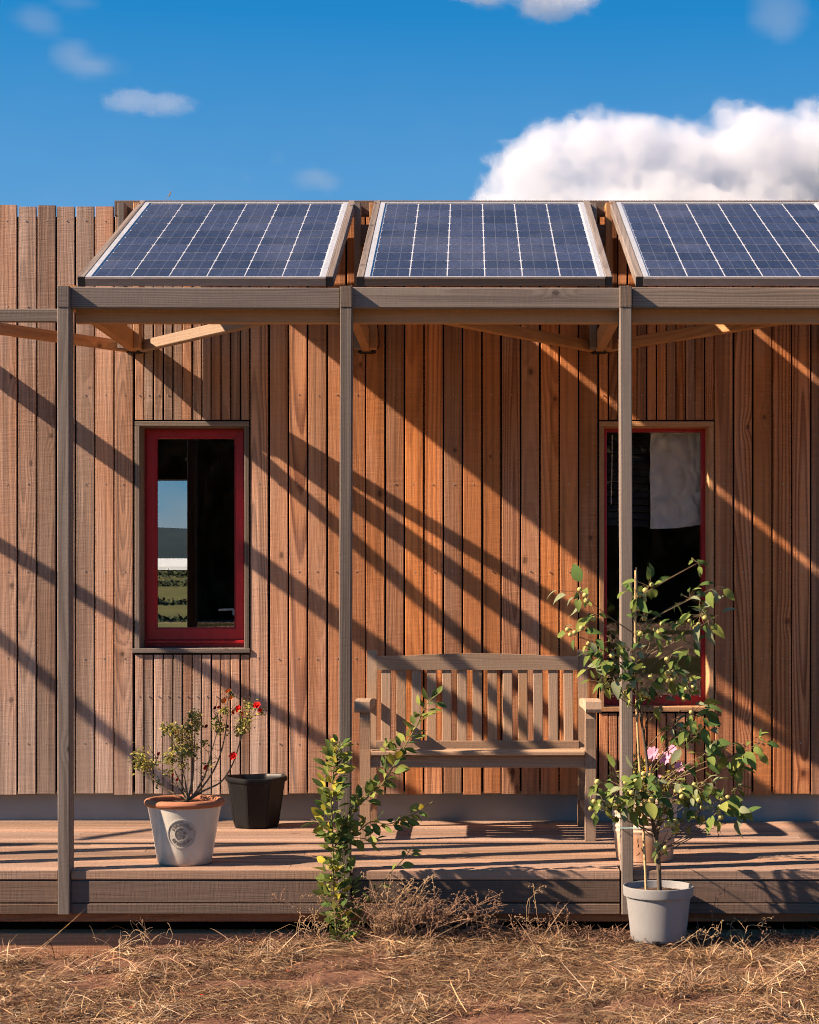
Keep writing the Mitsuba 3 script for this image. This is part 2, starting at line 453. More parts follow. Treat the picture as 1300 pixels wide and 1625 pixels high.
# ------------------------------------------------------------------ the house
H = 'timber_house'
YW = 1.72                                   # front face of the cladding
TOP = at(0, 325, YW)[2]
BOT = at(0, 1260, YW)[2]
BACK = at(0, 344, YW + .03)[2]
pitch_px, first_px = 30.72, 27.6 - 30.72 * 1
holes = {1: (at(213, 0, YW)[0], at(396.5, 0, YW)[0], at(0, 1037, YW)[2], at(0, 668, YW)[2]),
         2: (at(950, 0, YW)[0], at(1134, 0, YW)[0], at(0, 1130, YW)[2], at(0, 668, YW)[2])}
brng = np.random.default_rng(3)


def board(x0, x1, z0, z1, gap):
    proud = brng.uniform(-.0025, .0025)
    w = x1 - x0 - gap * brng.uniform(.8, 1.25)
    xc = (x0 + x1) / 2 + brng.uniform(-.0008, .0008)
    lean = brng.uniform(-.0016, .0016)
    add(f'{H}__board', plank((xc - lean, YW + .011 + proud, z0), (xc + lean, YW + .011 + proud, z1), (1, 0, 0), w, .022, ch=.002), 'm_cladding')


nail_pts = []
k0, k1 = -42, 95
for k in range(k0, k1):
    xa, xb = at(first_px + pitch_px * k, 0, YW)[0], at(first_px + pitch_px * (k + 1), 0, YW)[0]
    if xa < -3.2 or xb > 3.3: continue
    xm = (xa + xb) / 2
    if any(a - .01 < xm < b + .01 for a, b, *_ in holes.values()):
        continue
    z0, z1 = BOT + brng.uniform(-.004, .004), TOP + brng.uniform(-.012, .008)
    if xm > -1.72: z1 = TOP - .03
    board(xa, xb, z0, z1, .0085)
    for py in (350, 487, 627, 768, 907, 1045, 1180):
        nail_pts.append((xm + brng.uniform(-.006, .006), at(0, py, YW)[2] + brng.uniform(-.003, .003)))
for hx0, hx1, hz0, hz1 in holes.values():
    n = 12
    for i in range(n):
        xa, xb = hx0 + (hx1 - hx0) * i / n, hx0 + (hx1 - hx0) * (i + 1) / n
        board(xa, xb, hz1 + .006, TOP - .03, .0062)
        board(xa, xb, BOT + brng.uniform(-.003, .003), hz0 - .007, .0062)
        nail_pts.append(((xa + xb) / 2, at(0, 627, YW)[2])); nail_pts.append(((xa + xb) / 2, at(0, 1105, YW)[2]))
nm = []
for x, z in nail_pts:
    th = np.arange(6) / 6 * 2 * np.pi
    ring_ = np.stack([x + .0032 * np.cos(th), 0 * th + YW - .0035, z + .0032 * np.sin(th)], 1)
    ring2 = ring_ + V([0, .006, 0])
    v = np.vstack([ring_, ring2])
    nm.append((v, V([(0, i, i + 1) for i in range(1, 5)] + [(i, (i + 1) % 6, 6 + (i + 1) % 6) for i in range(6)] + [(i, 6 + (i + 1) % 6, 6 + i) for i in range(6)])))
nk = add(f'{H}__nail', cat(nm), 'm_steel')
labels[nk] = {'kind': 'stuff', 'label': 'small nail heads along the boards'}
# wall behind the boards with its two openings, the room behind it, the other outer walls and the flat roof
XL, XR, YB = -6.2, 6.2, 6.6
full = sbox(XL, BOT + .01, XR, BACK)
cut = full
for hx0, hx1, hz0, hz1 in holes.values():
    cut = cut.difference(sbox(hx0 + .012, hz0 + .012, hx1 - .012, hz1 - .012))
add(f'{H}__wall', xzprism(cut, YW + .028, YW + .26), 'm_membrane')
lo, hi = at(236, 1000, YB), at(308, 760, YB)
rear = sbox(XL, -.05, XR, BACK - .05).difference(sbox(lo[0] - .75, lo[2], hi[0], hi[2]))
add(f'{H}__rear_wall', xzprism(rear, YB, YB + .25), 'm_interior')
add(f'{H}__room', cat([bx(XL, XR, YW + .27, YB - .002, -.03, .02), bx(XL, XL + .2, YW + .265, YB - .003, .023, BACK - .2), bx(XR - .2, XR, YW + .265, YB - .003, .023, BACK - .2),
                       bx(-.15, -.05, YW + .27, YB - .004, .023, BACK - .2)]), 'm_interior')
add(f'{H}__roof', bx(XL, XR, YW + .27, YB + .25, BACK - .19, BACK - .01), 'm_membrane')
add(f'{H}__plinth', bx(XL, XR, YW + .06, YW + .26, -.5, BOT + .006), 'm_plinth')
tag(H, 'single storey house clad in upright brown larch boards with two tall windows', 'house')


def timber_ring(key, x0, x1, z0, z1, face, y0, y1, mat):
    """Four boards round an opening."""
    add(key, plank((x0, (y0 + y1) / 2, z1 - face / 2), (x1, (y0 + y1) / 2, z1 - face / 2), (0, 0, 1), face, y1 - y0, ch=.002), mat)
    add(key, plank((x0 - .012, (y0 + y1) / 2 - .004, z0 + face / 2), (x1 + .004, (y0 + y1) / 2 - .004, z0 + face / 2), (0, 0, 1), face, y1 - y0, ch=.002), mat)
    for x in (x0 + face / 2, x1 - face / 2):
        add(key, plank((x, (y0 + y1) / 2 + .001, z0 + face), (x, (y0 + y1) / 2 + .001, z1 - face), (1, 0, 0), face, y1 - y0, ch=.002), mat)


YF = 1.865
# left window
hx0, hx1, hz0, hz1 = holes[1]
W1 = f'{H}__window'
timber_ring(W1 + '__surround', hx0 + .004, hx1 - .004, hz0 + .002, hz1 - .002, .0235, YW - .007, YF + .03, 'm_pergola')
labels[W1] = {'label': 'left window with a thick red frame'}


def frame_poly(key, px0, py0, px1, py1, q0x, q0y, q1x, q1y, y0, y1, mat):
    a, b = at(px0, py1, y0), at(px1, py0, y0)
    c, d = at(q0x, q1y, y0), at(q1x, q0y, y0)
    add(key, xzprism(sbox(a[0], a[2], b[0], b[2]).difference(sbox(c[0], c[2], d[0], d[2])), y0, y1), mat)


frame_poly(W1 + '__frame', 222, 672, 393, 1027, 240, 690, 380, 1012, YF, YF + .07, 'm_redpaint')
frame_poly(W1 + '__sash', 233.5, 683, 386, 1014.5, 246.5, 693.5, 374.5, 998, YF - .012, YF + .05, 'm_redpaint')
frame_poly(W1 + '__glazing_bead', 246.8, 693.8, 374.2, 997.7, 249, 696, 372.3, 995.5, YF - .002, YF + .03, 'm_redpaint')
ga, gb = at(246, 998, YF + .02), at(376, 692, YF + .02)
add(W1 + '__pane', (V([[ga[0], YF + .02, ga[2]], [gb[0], YF + .02, ga[2]], [gb[0], YF + .02, gb[2]], [ga[0], YF + .02, gb[2]]]), V([[0, 1, 2], [0, 2, 3]])), 'm_tinted')
hl = at(347, 968, YF + .07); hr = at(371, 967, YF + .07)
add(W1 + '__handle', cat([tube([hl, hr], .006, .006, 8), tube([hr, hr + V([0.004, .0, -.03])], .009, .009, 8)]), 'm_white')
drip = at(232, 1018.5, YF - .02), at(387, 1018.5, YF - .02)
add(W1 + '__drip_bar', plank(drip[0], drip[1], (0, 0, 1), .016, .02), 'm_redpaint')
# right window
hx0, hx1, hz0, hz1 = holes[2]
W2 = f'{H}__window_001'
timber_ring(W2 + '__surround', hx0 + .004, hx1 - .004, hz0 + .002, hz1 - .002, .0235, YW - .007, YF + .03, 'm_rafter')
labels[W2] = {'label': 'right window with a thin red frame, behind the post'}
frame_poly(W2 + '__frame', 954, 674, 1123, 1120, 963.5, 685, 1113.5, 1104, YF, YF + .07, 'm_redpaint')
ga, gb = at(961, 1106, YF + .02), at(1116, 682, YF + .02)
add(W2 + '__pane', (V([[ga[0], YF + .02, ga[2]], [gb[0], YF + .02, ga[2]], [gb[0], YF + .02, gb[2]], [ga[0], YF + .02, gb[2]]]), V([[0, 1, 2], [0, 2, 3]])), 'm_glass')

# a crumpled sheet added behind the right window, standing in for a mirrored wall
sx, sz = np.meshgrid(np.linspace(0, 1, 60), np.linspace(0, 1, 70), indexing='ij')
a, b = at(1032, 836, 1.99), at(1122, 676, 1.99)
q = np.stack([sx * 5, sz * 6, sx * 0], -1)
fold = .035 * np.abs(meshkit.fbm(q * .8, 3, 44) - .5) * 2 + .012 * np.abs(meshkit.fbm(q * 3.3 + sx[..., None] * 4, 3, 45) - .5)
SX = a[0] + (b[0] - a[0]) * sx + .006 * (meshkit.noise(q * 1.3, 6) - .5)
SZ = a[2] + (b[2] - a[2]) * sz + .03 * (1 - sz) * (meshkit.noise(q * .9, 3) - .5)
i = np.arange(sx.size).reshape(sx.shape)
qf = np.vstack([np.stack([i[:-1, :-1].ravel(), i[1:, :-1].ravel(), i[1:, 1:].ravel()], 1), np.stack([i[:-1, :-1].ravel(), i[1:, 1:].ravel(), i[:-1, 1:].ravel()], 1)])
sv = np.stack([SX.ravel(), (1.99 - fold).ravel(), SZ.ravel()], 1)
add('wall_reflection_sheet', (np.vstack([sv, sv + V([0, .002, 0])]), np.vstack([qf, qf[:, ::-1] + len(sv)])), 'm_wall_reflection', smooth=True)
tag('wall_reflection_sheet', 'pale grey crumpled sheet added behind the right window glass, standing in for a mirrored wall', 'sheet')
add(f'{H}__rear_pane', (V([[lo[0] - .8, YB + .12, lo[2] - .03], [hi[0] + .03, YB + .12, lo[2] - .03], [hi[0] + .03, YB + .12, hi[2] + .03], [lo[0] - .8, YB + .12, hi[2] + .03]]), V([[0, 1, 2], [0, 2, 3]])), 'm_tinted')
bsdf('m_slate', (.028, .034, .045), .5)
for r in range(13):  # dark slats added to imitate the reflection of a slate roof
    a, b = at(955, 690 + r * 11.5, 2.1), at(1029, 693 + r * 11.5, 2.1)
    add('roof_reflection_slats__slat', plank(a, b, (0, .5, 1), .036, .004, ch=.001), 'm_slate')
for px in (972, 984):  # white bars imitate the reflected bars of a window opposite
    add('roof_reflection_slats__white_bar', tube([at(px, 690, 2.06), at(px - 2, 800, 2.06)], .003, .003, 5), 'm_white')
tag('roof_reflection_slats', 'dark slats added behind the right window glass, standing in for a mirrored slate roof', 'roof_reflection')
# a curtain at the far window of the room
cv = []
cx = np.linspace(hi[0] - .03, hi[0] + .42, 40)
a = np.stack([cx, YB - .12 + .03 * np.sin(cx * 70), 0 * cx + .05], 1)
b = a.copy(); b[:, 2] = 2.25
f = [(i, i + 1, 40 + i + 1) for i in range(39)] + [(i, 40 + i + 1, 40 + i) for i in range(39)]
bsdf('m_curtain', (.34, .28, .25), .9)
cvs = np.vstack([a, b])
add('curtain', (np.vstack([cvs, cvs + V([0, .004, 0])]), np.vstack([V(f), V(f)[:, ::-1] + 80])), 'm_curtain')
tag('curtain', 'dark curtain drawn aside at the far window, seen through the left window', 'curtain')
# a pale polytunnel in the fields behind
pts = [(-40, 168, 0)]
th = np.linspace(0, np.pi, 12)
arc = np.stack([np.cos(th) * 4.0, np.sin(th) * 1.1], 1)
v = np.vstack([np.stack([0 * th + X, 168 + arc[:, 0], arc[:, 1] + 3.1], 1) for X in (-62, -12)])
f = [(i, i + 1, 12 + i + 1) for i in range(11)] + [(i, 12 + i + 1, 12 + i) for i in range(11)] + [(0, i, i + 1) for i in range(1, 11)] + [(12, 12 + i + 1, 12 + i) for i in range(1, 11)]
add('polytunnel', (v, V(f)), 'm_white')
tag('polytunnel', 'long white polytunnel in the far field, seen through the left window', 'polytunnel')

g = np.random.default_rng(91)
n = 24000
row = g.integers(0, 4, n)
hy_ = V([74.0, 98, 128, 150])[row] + g.normal(0, .8, n)
hx_ = g.uniform(-70, 10, n)
hh = V([.1, .2, .3, .5])[row] * (.3 + 1.3 * meshkit.fbm(np.stack([hx_ * .25, row * 9.0, 0 * hx_], -1), 3, 4))
c_ = np.stack([hx_, hy_, ground_z(hx_, hy_) + hh * g.random(n)], 1)
s_ = g.uniform(.06, .16, n)[:, None]
d1, d2 = g.normal(0, 1, (n, 3)), g.normal(0, 1, (n, 3))
bsdf('m_farbush', (.03, .042, .02), .9)
add('hedgerow', (np.stack([c_ + d1 * s_, c_ + d2 * s_, c_ - (d1 + d2) * .5 * s_], 1).reshape(-1, 3), np.arange(3 * n).reshape(-1, 3)), 'm_farbush')
tag('hedgerow', 'low dark hedgerows across the far field, seen through the left window', 'hedgerow', kind='stuff')

# ------------------------------------------------------------------ the deck
D = 'deck'
X0, DX = -1.661, 1.1525                     # the first post in view, the spacing of the posts
POSTS = [X0 + DX * i for i in range(-5, 5)]
drng = np.random.default_rng(11)
YD0, YD1 = .018, 1.775
nb = 15
bw = (YD1 - YD0) / nb
for r in range(nb):
    ya, yb = YD0 + bw * r, YD0 + bw * (r + 1) - .0065
    if r == 0:
        ends = [POSTS[0]] + POSTS[1:]
        for i in range(len(POSTS) - 1):
            xa, xb = POSTS[i] + .029, POSTS[i + 1] - .029
            if xb < -3.6 or xa > 3.6: continue
            add(f'{D}__board', plank((xa, (ya + yb) / 2, -.02 + drng.uniform(-.001, .001)), (xb, (ya + yb) / 2, -.02), (0, 1, 0), yb - ya, .04, ch=.004), 'm_deck')
        continue
    x = -3.9 + drng.uniform(0, 2.2)
    cuts = [-4.2, x]
    while cuts[-1] < 4.0: cuts.append(cuts[-1] + drng.choice([2.4, 3.0, 3.6]))
    for xa, xb in zip(cuts[:-1], cuts[1:]):
        if xb < -3.2 or xa > 3.2: continue
        zo = drng.uniform(-.0018, .0012)
        add(f'{D}__board', plank((xa + .0015, (ya + yb) / 2, -.016 + zo), (xb - .0015, (ya + yb) / 2, -.016 + zo + drng.uniform(-.001, .001)), (0, 1, 0), yb - ya, .032, ch=.005), 'm_deck')
for i in range(len(POSTS) - 1):
    xa, xb = POSTS[i] + .0285, POSTS[i + 1] - .0285
    if xb < -3.6 or xa > 3.6: continue
    add(f'{D}__fascia_board', plank((xa, .036, -.0885), (xb, .036, -.0885 + drng.uniform(-.002, .002)), (0, 0, 1), .091, .03, ch=.003), 'm_fascia')
    add(f'{D}__fascia_board', plank((xa, .034, -.159), (xb, .034, -.159 + drng.uniform(-.002, .002)), (0, 0, 1), .043, .03, ch=.003), 'm_fascia')
add(f'{D}__joist', plank((-4, .105, -.172), (4, .105, -.172), (0, 0, 1), .1, .045), 'm_sleeper')
for y, z, w in ((.12, -.328, .12),):
    add(f'{D}__sleeper', plank((-4, y, z), (4, y, z), (0, 0, 1), w, .1), 'm_sleeper')
add(f'{D}__shade_backing', bx(-4, 4, .6, .64, -.6, -.04), 'm_membrane')  # black upright sheet imitating the shade in the void below the boards
tag(D, 'low raised timber deck of long brown boards running along the house wall', 'deck')

# ------------------------------------------------------------------ the pergola
P = 'pergola'
prng = np.random.default_rng(5)
for i, x in enumerate(POSTS):
    lean = prng.uniform(-.004, .004)
    if abs(x + .509) < .01: lean = .004
    zt = 2.306 if x > X0 - .5 else 2.245
    add(f'{P}__post', plank((x - lean, .0475, -.178), (x + lean, .0475, zt), (1, 0, 0), .048, .095, ch=.003), 'm_pergola')
    if x > X0 - .5:
        k = add(f'{P}__post_head', plank((x + lean, .046, zt + .001), (x + lean, .046, 2.392), (1, 0, 0), .05, .098, ch=.003), 'm_posthead')
zt = .0
for i in range(len(POSTS) - 1):
    xa, xb = POSTS[i], POSTS[i + 1]
    if xa > X0 - .1:
        add(f'{P}__front_beam', plank((xa + .026, .053, 2.350), (xb - .026, .053, 2.347), (0, 0, 1), .086, .045, ch=.004), 'm_pergola')
    else:
        add(f'{P}__front_beam', plank((xa + .025, .050, 2.2775), (xb - .025, .050, 2.2775), (0, 0, 1), .052, .04, ch=.003), 'm_pergola')
add(f'{P}__lower_beam', plank((X0 + .03, .1225, 2.288), (POSTS[-1], .1225, 2.286), (0, 0, 1), .066, .044, ch=.003), 'm_rafter')
ZR = 2.329
for i, x in enumerate(POSTS):
    if x < X0 - .1: continue
    add(f'{P}__rafter', plank((x, .15, ZR + .045), (x, YW - .004, ZR + .045), (1, 0, 0), .042, .09, ch=.003), 'm_rafter')
    hg = [bx(x - .034, x + .034, YW - .06, YW - .004, ZR - .006, ZR - .001)]
    for s in (-1, 1):
        hg += [bx(x + s * .0245 - .002, x + s * .0245 + .002, YW - .06, YW - .004, ZR - .0005, ZR + .06), bx(x + s * .034 - .01, x + s * .034 + .01, YW - .0055, YW - .0035, ZR - .0008, ZR + .06)]
    add(f'{P}__joist_hanger', cat(hg), 'm_black')
    for s in (-1, 1):
        add(f'{P}__upright', plank((x + s * .0375, 1.577, ZR + .002), (x + s * .0375, 1.577, at(0, 321, 1.53)[2]), (1, 0, 0), .032, .09, ch=.003), 'm_pergola' if s < 0 else 'm_rafter')
    add(f'{P}__spacer', plank((x - .021, 1.575, at(0, 369, 1.5)[2]), (x + .021, 1.575, at(0, 369, 1.5)[2]), (0, 0, 1), .1, .045), 'm_fascia')
add(f'{P}__rafter', plank((-2.574, .08, ZR + .05), (-2.574, YW - .004, ZR + .05), (1, 0, 0), .045, .09, ch=.003), 'm_rafter')
add(f'{P}__back_rail', plank((X0 - .085, 1.64, 3.03), (POSTS[-1], 1.64, 3.03), (0, 0, 1), .075, .04), 'm_fascia')
for i in (-2, 0, 2):
    x = X0 + DX * i
    for s in (-1, 1):
        a, b = V([x + s * .03, YW - .03, ZR + .026]), V([x + s * DX * .97, .155, ZR + .026])
        add(f'{P}__brace', plank(a, b, (b - a)[[1, 0, 2]] * V([-1, 1, 0]),   .045, .05, ch=.003), 'm_brace_sunlit' if (i == 0 and s > 0) else 'm_rafter')
tag(P, 'weathered grey timber pergola of thin posts and beams standing on the deck front', 'pergola')
# cable hanging beside the middle rafter
cab = smooth_path([at(598, 500, 1.6), at(600, 525, 1.6), at(602, 545, 1.62), at(596, 556, 1.64), at(590, 552, 1.66)], 20)
add('cable', tube(cab, .003, .003, 6), 'm_black', smooth=True)
tag('cable', 'thin black cable hanging beside the rafter above the bench', 'cable')

# ------------------------------------------------------------------ solar panels
TH = math.atan(.404)
ex, es, en = V([1, 0, 0]), V([0, math.cos(TH), math.sin(TH)]), V([0, -math.sin(TH), math.cos(TH)])


def panel(i, label, front_mat):
    key = nkey('solar_panel')
    o = V([X0 + DX * (i + .5) - .0045, 0.082, 2.4435])
    L = 1.6

    def P3(u, s, t): return o + ex * u + es * s + en * t

    def slab(u0, u1, s0, s1, t0, t1):
        m = trimesh.creation.box(bounds=[[u0, s0, t0], [u1, s1, t1]])
        return o + m.vertices[:, :1] * ex + m.vertices[:, 1:2] * es + m.vertices[:, 2:] * en, V(m.faces)
    hw = .4745
    ring_ = [slab(-hw - .022, -hw, -.004, L + .02, -.034, .002), slab(hw, hw + .022, -.004, L + .02, -.034, .002),
             slab(-hw - .0219, hw + .0219, L + .0005, L + .0195, -.0335, .0025), slab(-hw - .0218, hw + .0218, -.012, -.0005, -.0335, .0025)]
    add(key + '__frame', cat(ring_), 'm_alu')
    add(key + '__backsheet', slab(-hw + .0005, hw - .0005, .0005, L - .0005, -.012, -.004), 'm_backsheet')
    cw, chh = (2 * hw - .012) / 6, (L - .012) / 10
    for c in range(6):
        for r in range(10):
            u0, u1 = -hw + .006 + cw * c + .003, -hw + .006 + cw * (c + 1) - .003
            s0, s1 = .006 + chh * r + .0042, .006 + chh * (r + 1) - .0042
            ch = .006
            oct_ = [(u0 + ch, s0), (u1 - ch, s0), (u1, s0 + ch), (u1, s1 - ch), (u1 - ch, s1), (u0 + ch, s1), (u0, s1 - ch), (u0, s0 + ch)]
            top = V([P3(a, b, -.0025) for a, b in oct_]); bot = V([P3(a, b, -.0042) for a, b in oct_])
            kk = i * 60 + c * 10 + r
            uv = V([(kk + a - u0, 3 + b - s0) for a, b in oct_] * 2)
            f = [(0, j, j + 1) for j in range(1, 7)] + [(j, 8 + j, 8 + (j + 1) % 8) for j in range(8)] + [(j, 8 + (j + 1) % 8, (j + 1) % 8) for j in range(8)]
            add(key + '__cell', (np.vstack([top, bot]), V(f), uv), 'm_cell')
    for s in (-1, 1):
        a, b = P3(s * (hw + .022 + .0165), -.011, -.018), P3(s * (hw + .022 + .0165), L + .055, -.018)
        add(key + '__side_rail', plank(a, b, en, .043, .031, ch=.003), 'm_pergola')
        a = P3(s * (hw + .022 + .0165), -.014, -.018)
        add(key + '__end_cap', slab(s * (hw + .0385) - .0145, s * (hw + .0385) + .0145, -.0155, -.0115, -.0385, .002), 'm_endgrain')
    add(key + '__front_strip', plank(P3(-hw - .0215, -.0165, -.018), P3(hw + .0215, -.0165, -.018), en, .033, .008, ch=.001), front_mat)
    tag(key, label, 'solar panel', 'solar panels on the pergola roof')


bsdf('m_strip', mikit.proc(lambda p, n, uv: mi.Color3f(.27, .215, .2) * (.9 + .2 * noise(p.x * 40, p.z * 200))), .45, metallic=.2)
panel(0, 'leftmost dark blue solar panel, above the red framed window', 'm_strip')
panel(1, 'middle solar panel with a brown timber front edge, above the bench', 'm_fascia')
panel(2, 'rightmost solar panel, cut off by the right edge of the photo', 'm_strip')
# tiny seed head above the left panel
add('grass_seed_head', cat([tube(smooth_path([at(258, 330, 1.75), at(262, 318, 1.75), at(269, 309, 1.75)], 8), .0012, .0008, 4), tube(smooth_path([at(268, 311, 1.75), at(270, 307, 1.75), at(271.5, 303, 1.75)], 5), [.002, .004, .0045, .003, .001][:5] if False else .004, .002, 5)]), 'm_rafter')
tag('grass_seed_head', 'tiny dry seed head sticking up behind the left solar panel', 'seed head')

# ------------------------------------------------------------------ the bench
B = 'garden_bench'
BC = .0385
bm = 'm_bench'


def leg(path, wx, wy, name):
    """A leg of square section following (y, z) points at x."""
    x, pts = path
    pieces = []
    SEED[0] += 1
    v, f, uvv = [], [], []
    d = 0
    n = len(pts)
    for i, (y, z, wy_) in enumerate(pts):
        if i: d += math.hypot(y - pts[i - 1][0], z - pts[i - 1][1])
        a, b = wx / 2, wy_ / 2
        for j, (dx, dy) in enumerate(((-a, -b), (a, -b), (a, -b), (a, b), (a, b), (-a, b), (-a, b), (-a, -b))):
            v.append((x + dx, y + dy, z)); uvv.append((SEED[0] + .05 + [0, wx, wx, wx + wy, wx + wy, 2 * wx + wy, 2 * wx + wy, 2 * wx + 2 * wy][j], 3 + d))
    for i in range(n - 1):
        for j in (0, 2, 4, 6):
            a, b = i * 8 + j, i * 8 + j + 1
            f += [(a, b, b + 8), (a, b + 8, a + 8)]
    for o in (0, (n - 1) * 8):
        f += [(o, o + 2, o + 4), (o, o + 4, o + 6)]
    add(f'{B}__{name}', (V(v, float), V(f), V(uvv)), bm)


FL = .517
for s in (-1, 1):
    x = BC + s * FL
    leg((x, [(.985, 0, .05), (.985, .2, .05), (.985, .42, .05), (.978, .52, .056), (.972, .56, .058), (.985, .592, .05)]), .048, .05, 'leg')
    xr = BC + s * .512
    leg((xr, [(1.53, 0, .048), (1.49, .2, .05), (1.475, .38, .055), (1.49, .5, .05), (1.515, .7, .046), (1.535, .858, .044)]), .046, .05, 'leg')
    xa = x + s * .012
    prof = [(.925, .605), (.935, .638), (1.0, .645), (1.2, .641), (1.35, .632), (1.5, .622), (1.5, .592), (1.2, .594), (1.02, .592), (.96, .588), (.93, .59)]
    m = trimesh.creation.extrude_polygon(Polygon(prof), .07, engine='earcut')
    vv = m.vertices
    SEED[0] += 1
    av = np.stack([xa - .035 + vv[:, 2], vv[:, 0], vv[:, 1]], 1)
    add(f'{B}__armrest', (av[m.faces.ravel()], np.arange(len(m.faces) * 3).reshape(-1, 3), np.stack([SEED[0] + .05 + (av[:, 0] - xa + .035) + (.66 - av[:, 2]) * .5, 3 + av[:, 1]], 1)[m.faces.ravel()]), bm)
    add(f'{B}__side_rail', plank((x, 1.0, .365), (xr, 1.46, .365), (0, 0, 1), .05, .03), bm)
    add(f'{B}__side_rail', plank((x, 1.0, .12), (xr, 1.50, .12), (0, 0, 1), .035, .028), bm)
# seat slats
for r in range(5):
    y = .975 + r * .097
    z = .402 - .006 * r
    add(f'{B}__seat_slat', plank((BC - FL + .03 if r == 0 else BC - .53, y, z), (BC + FL - .03 if r == 0 else BC + .53, y, z), (0, 1, 0), .078, .02, ch=.004), bm)
add(f'{B}__apron', plank((BC - FL + .02, .985, .362), (BC + FL - .02, .985, .362), (0, 0, 1), .055, .026), bm)
add(f'{B}__back_apron', plank((BC - .49, 1.47, .36), (BC + .49, 1.47, .36), (0, 0, 1), .055, .026), bm)
# curved top rail
xs = np.linspace(-.49, .49, 25)
top = .830 + .012 * (1 - np.clip(np.abs(xs) / .36, 0, 1) ** 2.0)
poly = Polygon([(BC + x, z) for x, z in zip(xs, top)] + [(BC + .49, .762), (BC - .49, .762)])
v, f = xzprism(poly, 1.492, 1.524)
SEED[0] += 1
add(f'{B}__top_rail', (v[f.ravel()], np.arange(len(f) * 3).reshape(-1, 3), np.stack([SEED[0] + .05 + v[:, 2] - .762 + (v[:, 1] - 1.49) * .4, 3 + v[:, 0]], 1)[f.ravel()]), bm)
add(f'{B}__bottom_rail', plank((BC - .49, 1.455, .4), (BC + .49, 1.455, .4), (0, 0, 1), .045, .026), bm)
for i in range(13):
    x = BC + (i - 6) * .0737
    add(f'{B}__back_slat', plank((x, 1.452, .415), (x, 1.508, .766), (1, 0, 0), .0465, .014, ch=.003), bm)
tag(B, 'weathered wooden garden bench with slatted back standing on the deck', 'bench')

# ------------------------------------------------------------------ pots


def glaze(p, n, uv):
    a = fbm(p.x * 14, p.y * 14, p.z * 10)
    dirt = (1 - smoothstep(.0, .07, p.z + .05 * (fbm(p.x * 40, p.y * 40, p.z * 20) - .5))) * .6
    drip = smoothstep(.62, .8, fbm(p.x * 60, p.y * 60, p.z * 4))
    return mix(mix(mi.Color3f(.58, .56, .51), mi.Color3f(.44, .41, .36), a * .6 + drip * .35), mi.Color3f(.3, .2, .14), dirt)


bsdf('m_glaze', mikit.proc(glaze), .22, spec=.55)
bsdf('m_terracotta', mikit.proc(lambda p, n, uv: mix(mi.Color3f(.42, .17, .09), mi.Color3f(.30, .115, .062), fbm(p.x * 30, p.y * 30, p.z * 30))), .8)
bsdf('m_emblem', mikit.proc(lambda p, n, uv: mi.Color3f(.42, .395, .355) * (.8 + .4 * noise(p.x * 300, p.y * 300, p.z * 300))), .4)
bsdf('m_emblemdark', (.2, .18, .155), .5)
bsdf('m_potsoil', mikit.proc(lambda p, n, uv: mi.Color3f(.05, .03, .02) * (.5 + fbm(p.x * 150, p.y * 150, 1))), .95)
bsdf('m_blackplastic', mikit.proc(lambda p, n, uv: mi.Color3f(.009, .009, .010) * (.8 + .6 * fbm(p.x * 20, p.y * 20, p.z * 6)) + mi.Color3f(.012, .011, .01) * smoothstep(.6, .9, fbm(p.x * 40, p.y * 40, p.z * 9))), .4, spec=.22)
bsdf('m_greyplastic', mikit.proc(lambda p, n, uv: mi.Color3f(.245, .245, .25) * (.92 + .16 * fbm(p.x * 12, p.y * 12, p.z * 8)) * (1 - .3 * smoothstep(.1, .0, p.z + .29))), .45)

pc = V([at(293, 0, .225)[0], .225, 0.0])
G = 'glazed_pot'
prof = [(0, .0), (.104, .0), (.111, .004), (.114, .012), (.1165, .03), (.128, .1), (.142, .18), (.152, .232), (.156, .243), (.149, .246), (.142, .235), (.13, .2), (0.0, .2)]
add(G + '__body', lathe(prof, 96, pc), 'm_glaze', smooth=50)
th = np.linspace(0, 2 * np.pi, 13)
rim = [(.1525 + .0165 * math.cos(t), .2575 + .0155 * math.sin(t)) for t in th]
add(G + '__rim', lathe(rim, 96, pc), 'm_terracotta', smooth=True)
sth = np.linspace(0, 1, 10)
so = lathe([(r * .148, .246 + .012 * (1 - r ** 2)) for r in sth], 48, pc)
so[0][:, 2] += .008 * (meshkit.noise(so[0] * 90, 2) - .5)
add(G + '__soil', so, 'm_potsoil', smooth=True)


def on_pot(u, v, d):
    """Point on the pot's wall: u metres round from the emblem's middle, v metres up, d out of the wall."""
    zc = .1385 + v
    r = np.interp(zc, [.03, .1, .18, .232], [.1165, .128, .142, .152]) + d
    a = -math.pi / 2 + .05 + u / r
    return pc + V([r * math.cos(a), r * math.sin(a), zc])


def pot_patch(poly_pts, d0, d1):
    """Fan of a closed outline laid on the pot's wall, from depth d0 to d1 proud of it."""
    c = np.mean(poly_pts, axis=0)
    n = len(poly_pts)
    v = [on_pot(c[0], c[1], d1)] + [on_pot(a, b, d1) for a, b in poly_pts] + [on_pot(a, b, d0) for a, b in poly_pts]
    f = [(0, 1 + i, 1 + (i + 1) % n) for i in range(n)]
    for i in range(n):
        j = (i + 1) % n
        f += [(1 + i, 1 + n + i, 1 + n + j), (1 + i, 1 + n + j, 1 + j)]
    return V(v), V(f)


